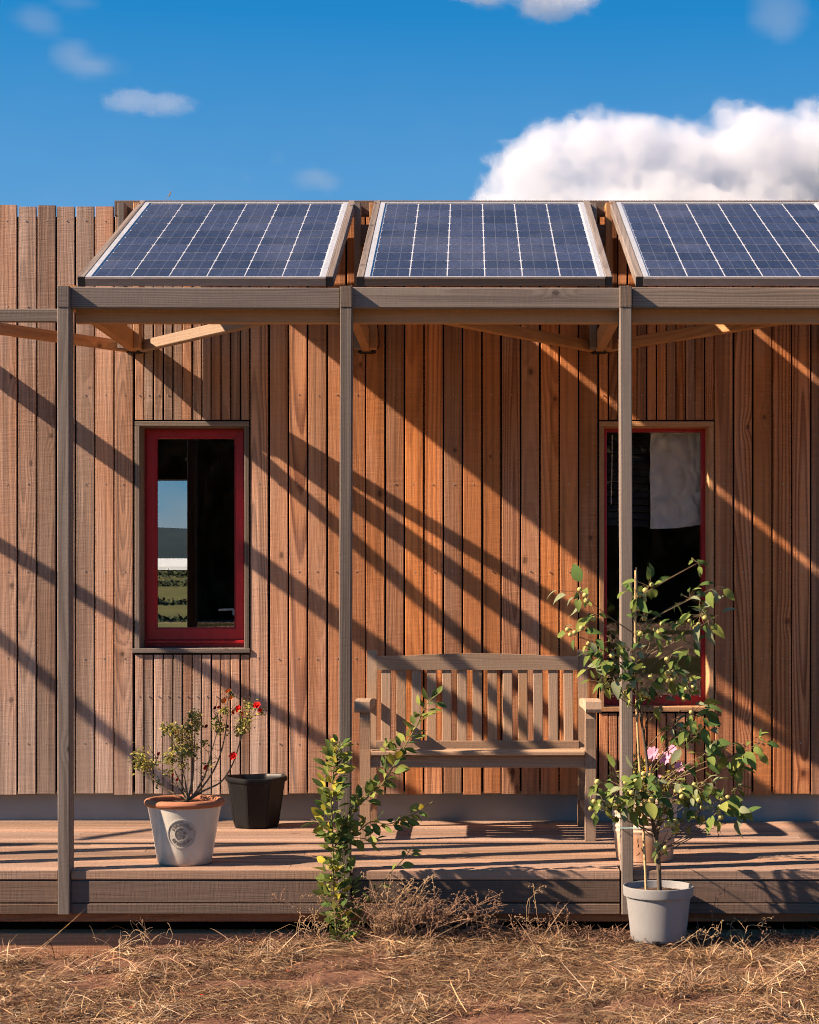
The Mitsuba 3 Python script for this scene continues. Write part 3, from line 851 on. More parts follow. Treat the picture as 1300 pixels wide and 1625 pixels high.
def annulus(r0, r1, d0, d1, n=48):
    v, f = [], []
    for i in range(n):
        a = 2 * math.pi * i / n
        for r, d in ((r0, d0), (r0, d1), (r1, d1), (r1, d0)):
            v.append(on_pot(r * math.cos(a), r * math.sin(a), d))
    for i in range(n):
        j = (i + 1) % n
        for k in range(3):
            a, b = 4 * i + k, 4 * j + k
            f += [(a, a + 1, b + 1), (a, b + 1, b)]
    return V(v), V(f)


E = G + '__emblem'
add(E, cat([annulus(.027, .0605, -.001, .0022), annulus(.057, .061, -.001, .0045), annulus(.0265, .0295, -.001, .0042), annulus(.0005, .0268, -.001, .0008)]), 'm_emblem')
labels[E] = {'label': 'round raised emblem with a five petalled flower in a ring of worn marks'}
for i in range(5):
    a0 = math.pi / 2 + i * 2 * math.pi / 5
    pts = [(r * math.cos(a0 + da), r * math.sin(a0 + da)) for r, da in ((.006, 0), (.012, -.42), (.02, -.40), (.0225, 0), (.02, .40), (.012, .42))]
    add(E + '__petal', pot_patch(pts, .0005, .0028), 'm_emblemdark')
erng = np.random.default_rng(2)
for i, a0 in enumerate(list(np.linspace(2.65, .5, 9)) + list(np.linspace(3.75, 5.7, 8))):
    strokes = []
    kind = erng.integers(0, 4)
    up = V([math.cos(a0), math.sin(a0)]); sd = V([-up[1], up[0]])
    c = up * .0425

    def bar(p, q, w=.0017):
        p, q = V(p), V(q); dd = (q - p) / np.linalg.norm(q - p); nn = V([-dd[1], dd[0]]) * w / 2
        g = lambda s_: c + sd * s_[0] + up * s_[1]
        return pot_patch([g(p + nn), g(p - nn), g(q - nn), g(q + nn)], .0018, .004)
    h_ = .0065
    strokes.append(bar((-.0035, -h_), (-.0035, h_)))
    if kind in (0, 2): strokes.append(bar((.0035, -h_), (.0035, h_)))
    if kind in (0, 1): strokes.append(bar((-.0035, h_), (.0035, -h_ if kind == 0 else h_)))
    if kind in (1, 3): strokes.append(bar((-.0035, 0), (.003, 0))); strokes.append(bar((-.0035, -h_), (.0035, -h_)))
    add(E + '__worn_mark', cat(strokes), 'm_emblemdark')
tag(G, 'cream glazed plant pot with terracotta rim and round emblem, on the deck front', 'plant pot')

# black pot: eight-sided
bc = V([at(406.5, 0, 1.51)[0], 1.505, 0])


def octo(profile, n=64, k=.06, warp=.0):
    v, f = lathe(profile, n, (0, 0, 0))
    a = np.arctan2(v[:, 1], v[:, 0]) + .2
    s = 1 / np.cos((np.mod(a, np.pi / 4)) - np.pi / 8)
    r_ = np.clip(s, 1, 1.06)
    v[:, :2] *= r_[:, None] * (1 + warp * np.sin(2 * a)[:, None])
    return v, f


bp = [(0, .0), (.1, .0), (.103, .006), (.106, .02), (.122, .13), (.133, .2), (.137, .222), (.146, .224), (.148, .232), (.146, .244), (.141, .247), (.137, .243), (.131, .225), (.12, .13), (.1, .02), (0, .02)]
v, f = octo(bp, 80, warp=.012)
v[:, 2] += .004 * np.sin(np.arctan2(v[:, 1], v[:, 0]) * 2 + 1) * (v[:, 2] > .21)
ribs = []
for q in range(8):
    a = q * math.pi / 4 - .2
    ribs.append(tube([bc + V([.1075 * math.cos(a) * 1.06, .1075 * math.sin(a) * 1.06, .02]), bc + V([.134 * math.cos(a) * 1.06, .134 * math.sin(a) * 1.06, .21])], .0025, .0025, 5))
add('black_pot__body', (v + bc, f), 'm_blackplastic', smooth=35)
add('black_pot__rib', cat(ribs), 'm_blackplastic', smooth=True)
labels['black_pot__rib'] = {'kind': 'stuff', 'label': 'thin moulded ribs on the corners'}
tag('black_pot', 'empty black plastic plant pot with eight sides, against the house wall', 'plant pot')

# grey pot
qy = -.125
qc = V([at(1045, 0, qy)[0], qy, 0])
qz = float(at(0, 1499, qy - .1)[2]) + .002
gp = [(0, 0), (.106, 0), (.109, .004), (.111, .012), (.1285, .172), (.1285, .176), (.139, .179), (.1405, .184), (.1425, .214), (.1415, .218), (.138, .219), (.135, .216), (.13, .18), (.126, .17), (0, .17)]
add('grey_pot__body', lathe(gp, 96, qc + V([0, 0, qz])), 'm_greyplastic', smooth=35)
so = lathe([(r * .134, .188 + .012 * (1 - r ** 2)) for r in sth], 48, qc + V([0, 0, qz]))
so[0][:, 2] += .012 * (meshkit.noise(so[0] * 80, 4) - .5)
add('grey_pot__soil', so, 'm_potsoil', smooth=True)
for a in (-1.75, .4, 2.5):
    c = qc + V([.1095 * math.cos(a), .1095 * math.sin(a), qz + .006])
    add('grey_pot__drain_hole', lathe([(0, .0), (.016, 0), (.016, .006), (0, .006)], 12, c), 'm_black')
tag('grey_pot', 'pale grey plastic plant pot standing on the soil in front of the deck', 'plant pot')

# ribbed terracotta planter behind the right post
ty = .335
tc = V([at(1023, 0, ty)[0], ty, 0])


def clay_lime(p, n, uv):
    lime = smoothstep(.2, .8, .6 * fbm(p.x * 9, p.y * 9, p.z * 7 + 2) + .55 * smoothstep(.08, .2, p.z) + .1)
    c = mix(mi.Color3f(.44, .22, .115), mi.Color3f(.34, .15, .075), fbm(p.x * 25, p.y * 25, p.z * 25))
    return mix(c, mi.Color3f(.60, .49, .39), lime * .8)


bsdf('m_clay', mikit.proc(clay_lime), .85)
tp = [(0, 0), (.108, 0), (.113, .006), (.118, .05), (.122, .11)]
for i in range(6):
    z = .118 + i * .019
    tp += [(.124 + .001 * i, z), (.1275 + .001 * i, z + .0055), (.1275 + .001 * i, z + .0105), (.124 + .001 * i, z + .0155)]
tp += [(.132, .236), (.134, .244), (.128, .246), (.12, .225), (0, .22)]
add('terracotta_planter__body', lathe([(r * 1.06, z * 1.04) for r, z in tp], 80, tc), 'm_clay', smooth=25)
tag('terracotta_planter', 'ribbed terracotta planter on the deck, partly hidden behind the right post', 'plant pot')

# ------------------------------------------------------------------ leaves, twigs, flowers


LEAFCOL = {}


def thin(name, c, back=None, rough=.45):
    LEAFCOL[name] = c
    scene[name] = {'type': 'principledthin', 'base_color': {'type': 'rgb', 'value': list(c)}, 'roughness': rough, 'diff_trans': .55, 'spec_trans': 0.0, 'eta': 1.45}


thin('m_leaf_dark', (.085, .14, .045), rough=.35); thin('m_leaf_mid', (.17, .225, .062), rough=.35); thin('m_leaf_light', (.25, .28, .075)); thin('m_leaf_grey', (.24, .27, .16)); thin('m_leaf_yellow', (.46, .40, .06)); thin('m_leaf_olive', (.40, .34, .10))
thin('m_petal_red', (.78, .035, .03), rough=.6); thin('m_petal_orange', (.95, .33, .08), rough=.6); thin('m_petal_darkred', (.22, .012, .015), rough=.6); thin('m_petal_pink', (.78, .40, .58), rough=.6); thin('m_petal_yellow', (.75, .3, .02), rough=.6)
bsdf('m_bark', mikit.proc(lambda p, n, uv: mi.Color3f(.10, .075, .055) * (.6 + .8 * noise(p.x * 300, p.y * 300, p.z * 60))), .85)
bsdf('m_twig', mikit.proc(lambda p, n, uv: mi.Color3f(.17, .12, .07) * (.7 + .6 * noise(p.x * 200, p.y * 200, p.z * 60))), .8)
bsdf('m_greenstem', (.16, .14, .05), .7)
bsdf('m_cane', mikit.proc(lambda p, n, uv: mi.Color3f(.50, .34, .17) * (.75 + .5 * noise(p.x * 50, 2, p.z * 14)) * (1 - .5 * (1 - smoothstep(.0, .012, dr.abs(frac(p.z / .14) - .5) * .14)))), .55)
bsdf('m_apple', mikit.proc(lambda p, n, uv: mix(mi.Color3f(.38, .38, .12), mi.Color3f(.46, .36, .13), noise(p.x * 60, p.y * 60, p.z * 60))), .35)
bsdf('m_string', (.25, .4, .42), .8)


def scatter_leaves(key, items, protos, raw, most=295):
    """items: (matrix, prototype number, material, size). The largest are parts of their own, the rest one part."""
    items = sorted(items, key=lambda q: -q[3])
    for M, i, mat, _ in items[:most]:
        place(key + '__leaf', protos[i], M, mat)
    if items[most:]:
        cloud_of_leaves(key, [(raw[i][0] @ M[:3, :3].T + M[:3, 3], raw[i][1], mat) for M, i, mat, _ in items[most:]])


def cloud_of_leaves(key, parts, name='foliage', text='small leaves between the larger ones'):
    g = np.random.default_rng(len(parts))
    v, f = cat([(a, b) for a, b, _ in parts])
    c = np.vstack([np.tile(V(LEAFCOL[m]) * g.uniform(.75, 1.25), (len(a), 1)) for a, _, m in parts])
    scene.setdefault('m_leaf_mixed', {'type': 'principledthin', 'base_color': {'type': 'mesh_attribute', 'name': 'vertex_color'}, 'roughness': .4, 'diff_trans': .55, 'spec_trans': 0.0, 'eta': 1.45})
    k = add(f'{key}__{name}', (v, f), 'm_leaf_mixed', smooth=True, color=c)
    labels[k] = {'kind': 'stuff', 'label': text}


def leaf_mesh(length, width, fold=.25, curl=.3, n=5, tip=1.0, serr=0.0):
    ts = np.linspace(0, 1, n + 1)
    v, f = [], []
    for i, t in enumerate(ts):
        w = width / 2 * (math.sin(math.pi * min(t ** (.75 * tip), 1)) ** .85 if 0 < t < 1 else .04)
        x, z = length * (t - .12 * curl * t * t), -curl * length * .5 * t * t
        wv = 1 + serr * (1 if i % 2 else -1)
        v += [(x, w * wv, z + fold * w), (x, 0, z), (x, -w * wv, z + fold * w * .8)]
    for i in range(n):
        a = 3 * i
        f += [(a, a + 1, a + 4), (a, a + 4, a + 3), (a + 1, a + 2, a + 5), (a + 1, a + 5, a + 4)]
    return V(v, float), V(f)


def proto(mesh, mat, smooth=True):
    return mikit.ply(mesh, mat, smooth=smooth)


lr = np.random.default_rng(21)
APPLE_RAW = [leaf_mesh(1, lr.uniform(.36, .5), lr.uniform(.15, .6), lr.uniform(.1, 1.0), 6) for _ in range(8)]
APPLE_LEAVES = [proto(m, 'm_leaf_mid') for m in APPLE_RAW]
OVAL_RAW = [leaf_mesh(1, lr.uniform(.45, .58), lr.uniform(.2, .5), lr.uniform(.0, .5), 5, tip=1.15) for _ in range(6)]
OVAL_LEAVES = [proto(m, 'm_leaf_mid') for m in OVAL_RAW]


def apple_mesh():
    m = trimesh.creation.icosphere(subdivisions=2, radius=1.0)
    v = m.vertices.copy()
    r = np.hypot(v[:, 0], v[:, 1])
    v[:, 2] *= .96
    v[:, 2] -= .35 * np.exp(-(r / .25) ** 2) * np.sign(v[:, 2]) * .6
    stalk = tube([(0, 0, .75), (.05, 0, 1.2), (.15, .05, 1.7)], .07, .05, 4)
    cal = lathe([(.22, -.9), (.12, -1.08), (.0, -.95)], 5)
    return cat([(V(v), V(m.faces)), stalk, cal])


APPLE = proto(apple_mesh(), 'm_apple')

# the apple sapling -------------------------------------------------
A = 'apple_sapling'
ya = qy
trunk_px = [(1047, 1418, ya), (1046, 1390, ya), (1044, 1352, ya), (1038, 1315, ya - .01), (1033, 1290, ya - .01), (1030, 1250, ya), (1026, 1200, ya + .01), (1019, 1150, ya), (1011, 1095, ya), (1009, 1040, ya), (1009, 985, ya + .01), (1011, 930, ya), (1010, 900, ya)]
TR = smooth_path([at(*p) for p in trunk_px], 60)
add(A + '__trunk', tube(TR, .0105, .0025, 10), 'm_bark', smooth=True)
br2 = smooth_path([at(1041, 1330, ya - .005), at(1046, 1312, ya + .01), at(1040, 1292, ya + .02), at(1034, 1268, ya + .03)], 14)
add(A + '__branch', tube(br2, .006, .003, 7), 'm_bark', smooth=True)
# px, py, depth offset, leaves, apples, spread (px), mean leaf length (px)
CL = [(920, 940, -.10, 6, 3, 24, 36), (945, 975, -.06, 5, 1, 16, 24), (912, 1008, -.12, 5, 4, 22, 32), (938, 1022, -.08, 4, 1, 16, 26), (973, 1015, -.05, 5, 1, 20, 30),
      (958, 1048, -.12, 8, 4, 28, 34), (975, 1075, -.10, 7, 3, 24, 30), (952, 1082, -.08, 3, 0, 16, 30), (1000, 1034, -.14, 2, 0, 10, 38), (1012, 940, -.03, 6, 4, 22, 36), (1030, 930, .06, 5, 2, 18, 26), (1022, 975, .05, 4, 1, 22, 26),
      (1030, 1005, .02, 5, 3, 18, 26), (1055, 1010, .05, 5, 4, 20, 24), (1095, 950, .05, 6, 1, 24, 32), (1112, 975, .0, 7, 3, 26, 32), (1090, 990, .02, 6, 1, 22, 34), (1125, 985, -.04, 4, 1, 20, 28), (1128, 935, .0, 3, 0, 18, 30), (1108, 893, .04, 5, 0, 16, 28), (1095, 1020, -.03, 4, 0, 18, 34),
      (1020, 1072, -.10, 7, 4, 26, 32), (1000, 1092, -.10, 5, 4, 20, 24), (1022, 1100, -.06, 4, 3, 16, 22), (1058, 1055, -.05, 6, 3, 24, 30), (1068, 1072, -.08, 5, 6, 22, 26), (1090, 1090, -.08, 5, 5, 20, 28), (1047, 1105, .0, 3, 0, 14, 28),
      (1100, 1130, -.10, 6, 1, 24, 36), (1068, 1155, -.04, 5, 2, 20, 24), (1085, 1165, -.06, 5, 4, 20, 26), (1110, 1165, -.10, 7, 4, 26, 34), (1120, 1195, -.10, 6, 1, 24, 30), (1150, 1185, -.12, 4, 1, 20, 34), (1185, 1195, -.14, 4, 0, 20, 40), (1205, 1180, -.14, 4, 0, 14, 26), (1163, 1215, -.1, 4, 0, 18, 40), (1170, 1250, -.12, 3, 0, 12, 28),
      (1150, 1275, -.10, 5, 3, 18, 32), (1166, 1283, -.11, 4, 4, 14, 26), (1140, 1288, -.1, 4, 3, 14, 24), (1178, 1298, -.12, 2, 0, 10, 36), (1108, 1288, -.02, 6, 5, 20, 20), (1066, 1305, -.10, 5, 7, 14, 18), (1108, 1250, -.08, 8, 4, 26, 30), (1085, 1258, -.06, 7, 4, 22, 28), (1130, 1245, -.06, 5, 1, 20, 28), (1075, 1240, -.03, 5, 1, 18, 24),
      (1020, 1240, -.10, 8, 7, 24, 34), (1010, 1262, -.14, 8, 2, 22, 34), (1035, 1258, -.10, 7, 3, 22, 30), (990, 1250, -.10, 7, 6, 22, 28), (980, 1270, -.12, 8, 2, 22, 28), (1002, 1285, -.12, 4, 0, 18, 28), (958, 1272, -.14, 7, 7, 18, 24), (948, 1250, -.14, 4, 1, 16, 24), (946, 1288, -.14, 3, 0, 10, 26),
      (1050, 1343, -.10, 2, 4, 12, 20), (1060, 1280, .0, 4, 2, 16, 22)]
tw, tree_leaves = [], []
LEAFMATS = ['m_leaf_dark', 'm_leaf_mid', 'm_leaf_mid', 'm_leaf_light', 'm_leaf_grey', 'm_leaf_dark']
for cx_, cy_, dy, nl, na, sp, ll in CL:
    c = at(cx_, cy_, ya + dy)
    pxm = (8 + ya + dy) / FPX
    # twig from the trunk, starting lower than the cluster
    ti = np.argmin(np.linalg.norm(TR - (c - V([0, 0, .15])), axis=1))
    s0 = TR[ti]
    mid = (s0 + c) / 2 + V([0, 0, .008]) + lr.normal(0, .012, 3)
    path = smooth_path([s0, mid, c], 10)
    tw.append(tube(path, .0026, .0011, 5))
    for _ in range(int(nl * (1.6 if cy_ < 1030 else 2.2))):
        o = lr.normal(0, 1, 3) * V([.52, .6, .48]) * sp * pxm
        pos = c + o
        out = o / (np.linalg.norm(o) + 1e-6) + V([0, 0, -.65]) + lr.normal(0, .42, 3) + .35 * (c - s0) / (np.linalg.norm(c - s0) + 1e-6)
        nrm = V([-.25, -.55, .8]) + lr.normal(0, .45, 3)
        L_ = ll * pxm * lr.choice([lr.uniform(.4, .65), lr.uniform(.65, .95), lr.uniform(.95, 1.15)], p=[.45, .4, .15])
        tree_leaves.append((orient(pos, out, nrm, L_, lr.uniform(.85, 1.15)), lr.integers(8), LEAFMATS[lr.integers(6)], L_))
        tw.append(tube([c + o * .0, c + o * .6, pos], .001, .0008, 4))
    for _ in range(na):
        o = lr.normal(0, 1, 3) * V([.42, .4, .4]) * sp * pxm + V([0, -.012, -.008])
        r = lr.uniform(.0088, .0125)
        z = V([lr.normal(0, .5), lr.normal(0, .5), 1.0])
        place(A + '__apple', APPLE, orient(c + o, np.cross(z, [0.3, 1, .2]), z, r))
        tw.append(tube([c, (c + c + o) / 2 + V([0, 0, .008]), c + o + V([0, 0, r])], .0008, .0007, 4))
scatter_leaves(A, tree_leaves, APPLE_LEAVES, APPLE_RAW)
k = add(A + '__twig', cat(tw), 'm_twig', smooth=True)
labels[k] = {'kind': 'stuff', 'label': 'thin brown twigs of the crown'}
# curled dead leaves on the trunk and the end of one twig
for (px, py) in ((1014, 1338), (1018, 1345), (1016, 1352), (1013, 1330), (1141, 1322), (1140, 1316)):
    place(A + '__dead_leaf', APPLE_LEAVES[lr.integers(8)], orient(at(px, py, ya - .02), V([lr.normal(0, .5), lr.normal(0, .3), -1]), V([0, -1, .2]) + lr.normal(0, .4, 3), .026, .4), 'm_deadleaf')
thin('m_deadleaf', (.2, .09, .04))
tag(A, 'young apple tree with small green apples, tied to a cane in the grey pot', 'tree')
cane = [at(1026, 1418, ya - .03), at(1020, 1290, ya - .03), at(1011.5, 1150, ya - .02), at(1008.5, 1000, ya - .02), at(1009, 905, ya - .02)]
add('bamboo_cane', tube(smooth_path(cane, 40), .0055, .0042, 8), 'm_cane', smooth=True)
tag('bamboo_cane', 'thin pale bamboo cane staking the apple tree in the grey pot', 'cane')
p2 = POSTS[7]
st = [at(1026, 1314, ya - .03), at(1000, 1313, -.03), at(985, 1313, -.012), V([p2 - .03, .05, at(0, 1313, 0)[2]]), at(984, 1314.5, -.012), at(1002, 1314.5, -.03), at(1021, 1315, ya - .034)]
add('string', tube(V(st), .0012, .0012, 5), 'm_string')
tag('string', 'thin pale blue string tying the cane to the right post', 'string')

# the climber beside the middle post --------------------------------
K = 'evergreen_shrub'
yk = -.12
STEMS = [([(536, 1500), (531, 1440), (529, 1390), (528, 1326), (526, 1261), (532, 1209), (540, 1172)], .005),
         ([(536, 1500), (545, 1470), (548, 1430), (545, 1380), (540, 1330), (535, 1310)], .004),
         ([(537, 1320), (560, 1287), (586, 1263), (610, 1240), (635, 1197), (661, 1152), (677, 1118), (700, 1098)], .004),
         ([(545, 1335), (570, 1318), (590, 1304), (615, 1308), (636, 1300), (661, 1289), (687, 1272)], .003),
         ([(560, 1465), (577, 1445), (592, 1424), (620, 1385), (640, 1364), (656, 1341)], .003),
         ([(537, 1340), (556, 1330), (585, 1332), (612, 1338)], .0025),
         ([(532, 1335), (515, 1312), (494, 1300)], .0022), ([(610, 1240), (612, 1205), (613, 1175)], .002)]
STEM_LEAVES = [(230, .062, 14), (130, .062, 13), (96, .034, 12), (34, .03, 12), (14, .022, 10), (20, .02, 12), (8, .018, 12), (8, .014, 12)]
sm, shrub_leaves = [], []
kr = np.random.default_rng(31)
for (pts, r), (n, jit, ll) in zip(STEMS, STEM_LEAVES):
    W = smooth_path([at(px, py, yk + (.02 * math.sin(px * .07))) for px, py in pts], 40)
    sm.append(tube(W, r, r * .45, 6))
    for q in range(n):
        t = kr.uniform(.02, 1) if ll < 14 else kr.uniform(.12, 1)
        i = min(int(t * (len(W) - 1)), len(W) - 2)
        c = W[i]
        ax = W[i + 1] - W[i]; ax /= np.linalg.norm(ax)
        side = np.cross(ax, kr.normal(0, 1, 3)); side /= np.linalg.norm(side)
        d = side * 1.0 + ax * kr.uniform(.2, 1.1)
        L_ = kr.uniform(.036, .064) * (1 if t < .97 else .7)
        nrm = V([-.4, -.5, .8]) + kr.normal(0, .5, 3)
        hgt = c[2]
        yel = kr.random() < (.36 if (ll == 14 and -.1 < hgt < .5) else .08)
        mat = 'm_leaf_yellow' if yel and kr.random() < .6 else ('m_leaf_light' if yel else ['m_leaf_dark', 'm_leaf_mid', 'm_leaf_mid', 'm_leaf_light'][kr.integers(4)])
        pos = c + side * kr.uniform(.001, jit * .7)
        shrub_leaves.append((orient(pos, d, nrm, L_, kr.uniform(.85, 1.1)), kr.integers(6), mat, L_))
        sm.append(tube([c, pos + d * .004], .0011, .0009, 4))
scatter_leaves(K, shrub_leaves, OVAL_LEAVES, OVAL_RAW)
add(K + '__stem', cat(sm), 'm_greenstem', smooth=True)
tag(K, 'leggy evergreen shrub with green and yellow leaves at the deck front', 'shrub')

# the rose ----------------------------------------------------------
R = 'rose_bush'
yr = .225


def rz(zx, zy, dy=0.0):
    return at(195 + zx / 5.417, 1070 + zy / 5.417, yr + dy)


base = rz(560, 1085)
RST = [[(560, 1085), (530, 1000), (480, 900), (430, 800), (390, 720)], [(560, 1085), (450, 1030), (330, 960), (230, 860), (160, 740), (130, 670)], [(560, 1085), (540, 950), (500, 760), (450, 620), (380, 500)],
       [(560, 1085), (590, 930), (600, 760), (580, 600), (560, 470)], [(560, 1085), (600, 900), (610, 700), (620, 500), (615, 350)], [(560, 1085), (650, 980), (720, 830), (770, 640), (830, 440)],
       [(560, 1085), (660, 1000), (780, 830), (850, 650), (890, 450), (900, 250), (910, 160)], [(560, 1085), (700, 1000), (850, 920), (950, 760), (1010, 560), (1030, 420), (1000, 310)], [(1010, 560), (1080, 420), (1150, 290)],
       [(560, 1085), (520, 1030), (470, 960), (435, 890)], [(640, 980), (700, 880), (720, 810)], [(230, 860), (280, 760), (308, 700)], [(830, 440), (810, 340), (795, 300)]]
rr = np.random.default_rng(41)
sm = []
RP = []
for pts in RST:
    dv = rr.uniform(-.09, .09)
    W = smooth_path([rz(x, y, dv * i / (len(pts) - 1)) for i, (x, y) in enumerate(pts)], 24)
    RP.append(W)
    sm.append(tube(W, .0045 if pts[0] == (560, 1085) else .0022, .0014, 6))
    for q in range(7):
        i = rr.integers(len(W) // 3, len(W) - 1)
        e = W[i] + V([rr.normal(0, .03), rr.normal(0, .025), abs(rr.normal(.02, .02))])
        sm.append(tube([W[i], (W[i] + e) / 2 + rr.normal(0, .004, 3), e], .0012, .0007, 4))
add(R + '__stem', cat(sm), 'm_twig', smooth=True)
RF = [(380, 470, 40, 60), (460, 480, 40, 50), (560, 470, 50, 80), (640, 440, 40, 50), (560, 600, 50, 80), (520, 690, 50, 70), (590, 660, 40, 50), (160, 720, 55, 80), (130, 760, 40, 40), (190, 800, 45, 45), (590, 360, 28, 40), (640, 350, 26, 36), (810, 420, 45, 60), (840, 480, 35, 35), (880, 310, 28, 40), (1050, 400, 55, 80), (1020, 460, 35, 40), (1090, 265, 30, 40),
      (1190, 320, 22, 20), (390, 720, 36, 50), (270, 780, 36, 25), (700, 590, 25, 16), (740, 760, 25, 14), (380, 850, 30, 16), (290, 920, 26, 12), (480, 560, 40, 40), (940, 170, 16, 14), (520, 790, 30, 22), (1000, 500, 30, 30), (440, 640, 30, 24)]
fol = {'m_leaf_olive': [], 'm_leaf_light': [], 'm_leaf_dark': []}
small = [leaf_mesh(1, .5, .3, .3, 3) for _ in range(2)]
for zx, zy, sp, n in RF:
    c = rz(zx, zy, rr.uniform(-.07, .05))
    for q in range(int(n * 1.55)):
        pos = c + rr.normal(0, 1, 3) * V([.75, .9, .75]) * sp / 5.417 * 8.2 / FPX
        M = orient(pos, V([rr.normal(), rr.normal(), rr.normal(0, .6) - .2]), V([-.3, -.4, .8]) + rr.normal(0, .6, 3), rr.uniform(.010, .021))
        v, f = small[q % 2]
        fol[rr.choice(list(fol), p=[.62, .28, .10])].append((v @ M[:3, :3].T + M[:3, 3], f))
cloud_of_leaves(R, [(v, f, m) for m, parts in fol.items() for v, f in parts], text='small rose leaves')


def rose_mesh(r, cup, n, seed):
    g = np.random.default_rng(seed)
    parts = []
    for ring_i, (m, rad, el) in enumerate(((6, 1.0, .25), (5, .72, .75), (4, .45, 1.2))):
        for j in range(m):
            a = 2 * math.pi * (j + .5 * ring_i) / m + g.normal(0, .1)
            e = el * cup + g.normal(0, .12)
            v, f = leaf_mesh(r * rad, r * rad * .95, .3, -.35, 4, tip=1.35)
            d = V([math.cos(a) * math.cos(e), math.sin(a) * math.cos(e), math.sin(e)])
            M = orient((0, 0, 0), d, V([-math.cos(a) * math.sin(e), -math.sin(a) * math.sin(e), math.cos(e)]))
            parts.append((v @ M[:3, :3].T, f))
    return cat(parts)


for zx, zy, r, mat, fc in ((910, 150, .017, 'm_petal_orange', (-.1, -.5, .9)), (880, 232, .018, 'm_petal_orange', (-.4, -.8, .4)), (995, 300, .018, 'm_petal_red', (.1, -.8, .4)), (955, 325, .013, 'm_petal_red', (-.6, -.6, 0)), (1155, 272, .019, 'm_petal_red', (.3, -.8, .5)), (1025, 345, .012, 'm_petal_red', (.2, -.8, .2)), (1180, 310, .011, 'm_petal_red', (.3, -.8, .1)), (930, 205, .012, 'm_petal_orange', (.3, -.8, .4)),
                           (950, 702, .019, 'm_petal_red', (.0, -1, .25)), (720, 805, .015, 'm_petal_red', (-.1, -.8, .5)), (310, 688, .011, 'm_petal_red', (-.2, -.6, .6)), (435, 868, .01, 'm_petal_red', (-.6, -.6, .2)), (470, 908, .008, 'm_petal_red', (.2, -.6, 0)), (900, 452, .01, 'm_petal_darkred', (.1, -.7, .2)),
                           (795, 292, .01, 'm_petal_darkred', (-.3, -.6, .5)), (825, 288, .009, 'm_petal_red', (.6, -.5, .5)), (720, 450, .01, 'm_petal_darkred', (0, -.6, .2)), (455, 508, .007, 'm_petal_orange', (0, -.6, .4)), (580, 352, .006, 'm_petal_darkred', (0, -.6, .4)), (665, 362, .005, 'm_petal_yellow', (0, -.8, .2))):
    pr_ = mikit.ply(rose_mesh(r, rr.uniform(.7, 1.1), 3, int(zx)), mat, smooth=False)
    n_ = V(fc, float) + V([-.75, -.35, .35]); n_ /= np.linalg.norm(n_)
    place(R + '__flower', pr_, orient(rz(zx, zy, -.05), np.cross([.2, .9, .3], n_), n_, 1.0))
tag(R, 'sparse rose bush with red and orange flowers growing in the glazed pot', 'rose bush')

# pink flowering plant in the planter --------------------------------
F = 'flowering_plant'
fr = np.random.default_rng(51)
sm, fl = [], {'m_leaf_olive': [], 'm_leaf_mid': [], 'm_leaf_yellow': []}
for q in range(26):
    e = at(fr.uniform(962, 1085), fr.uniform(1195, 1262), ty + fr.uniform(-.1, .08))
    b = tc + V([fr.normal(0, .04), fr.normal(0, .04), .235])
    W = smooth_path([b, (b + e) / 2 + V([0, 0, .03]), e], 10)
    sm.append(tube(W, .0018, .0009, 5))
    for w in range(22):
        pos = W[fr.integers(3, len(W))] + fr.normal(0, .013, 3)
        M = orient(pos, fr.normal(0, 1, 3), V([-.3, -.4, .8]) + fr.normal(0, .5, 3), fr.uniform(.012, .024))
        v, f = small[w % 2]
        fl[fr.choice(list(fl), p=[.55, .3, .15])].append((v @ M[:3, :3].T + M[:3, 3], f))
add(F + '__stem', cat(sm), 'm_greenstem', smooth=True)
cloud_of_leaves(F, [(v, f, m) for m, parts in fl.items() for v, f in parts], text='small olive leaves')


def daisy(r, n, seed):
    g = np.random.default_rng(seed)
    parts = []
    for j in range(n):
        a = 2 * math.pi * j / n + g.normal(0, .06)
        v, f = leaf_mesh(r, r * .55, .15, .25, 4, tip=1.5)
        e = .3 + g.normal(0, .1)
        d = V([math.cos(a) * math.cos(e), math.sin(a) * math.cos(e), math.sin(e)])
        M = orient((0, 0, 0), d, V([-math.cos(a) * math.sin(e), -math.sin(a) * math.sin(e), math.cos(e)]))
        parts.append((v @ M[:3, :3].T, f))
    return cat(parts)


for px, py, r, mat in ((1036, 1196, .034, 'm_petal_pink'), (1056, 1203, .032, 'm_petal_pink'), (1079, 1217, .025, 'm_petal_pink'), (1068, 1189, .022, 'm_petal_pink'), (1028, 1221, .015, 'm_petal_yellow'), (1047, 1232, .008, 'm_petal_pink')):
    n_ = V([fr.normal(0, .25) - .55, -1, .45 + fr.normal(0, .25)]); n_ /= np.linalg.norm(n_)
    place(F + '__flower', mikit.ply(daisy(r, 9, int(px)), mat), orient(at(px, py, ty - .13), np.cross([.2, .3, .9], n_), n_, 1.0))
tag(F, 'bushy plant with pink flowers in the terracotta planter behind the apple tree', 'flowering plant')

# ------------------------------------------------------------------ straw, weeds, clods
scene['m_straw'] = {'type': 'twosided', 'bsdf': {'type': 'principled', 'base_color': {'type': 'mesh_attribute', 'name': 'vertex_color'}, 'roughness': .6, 'specular': .35}}


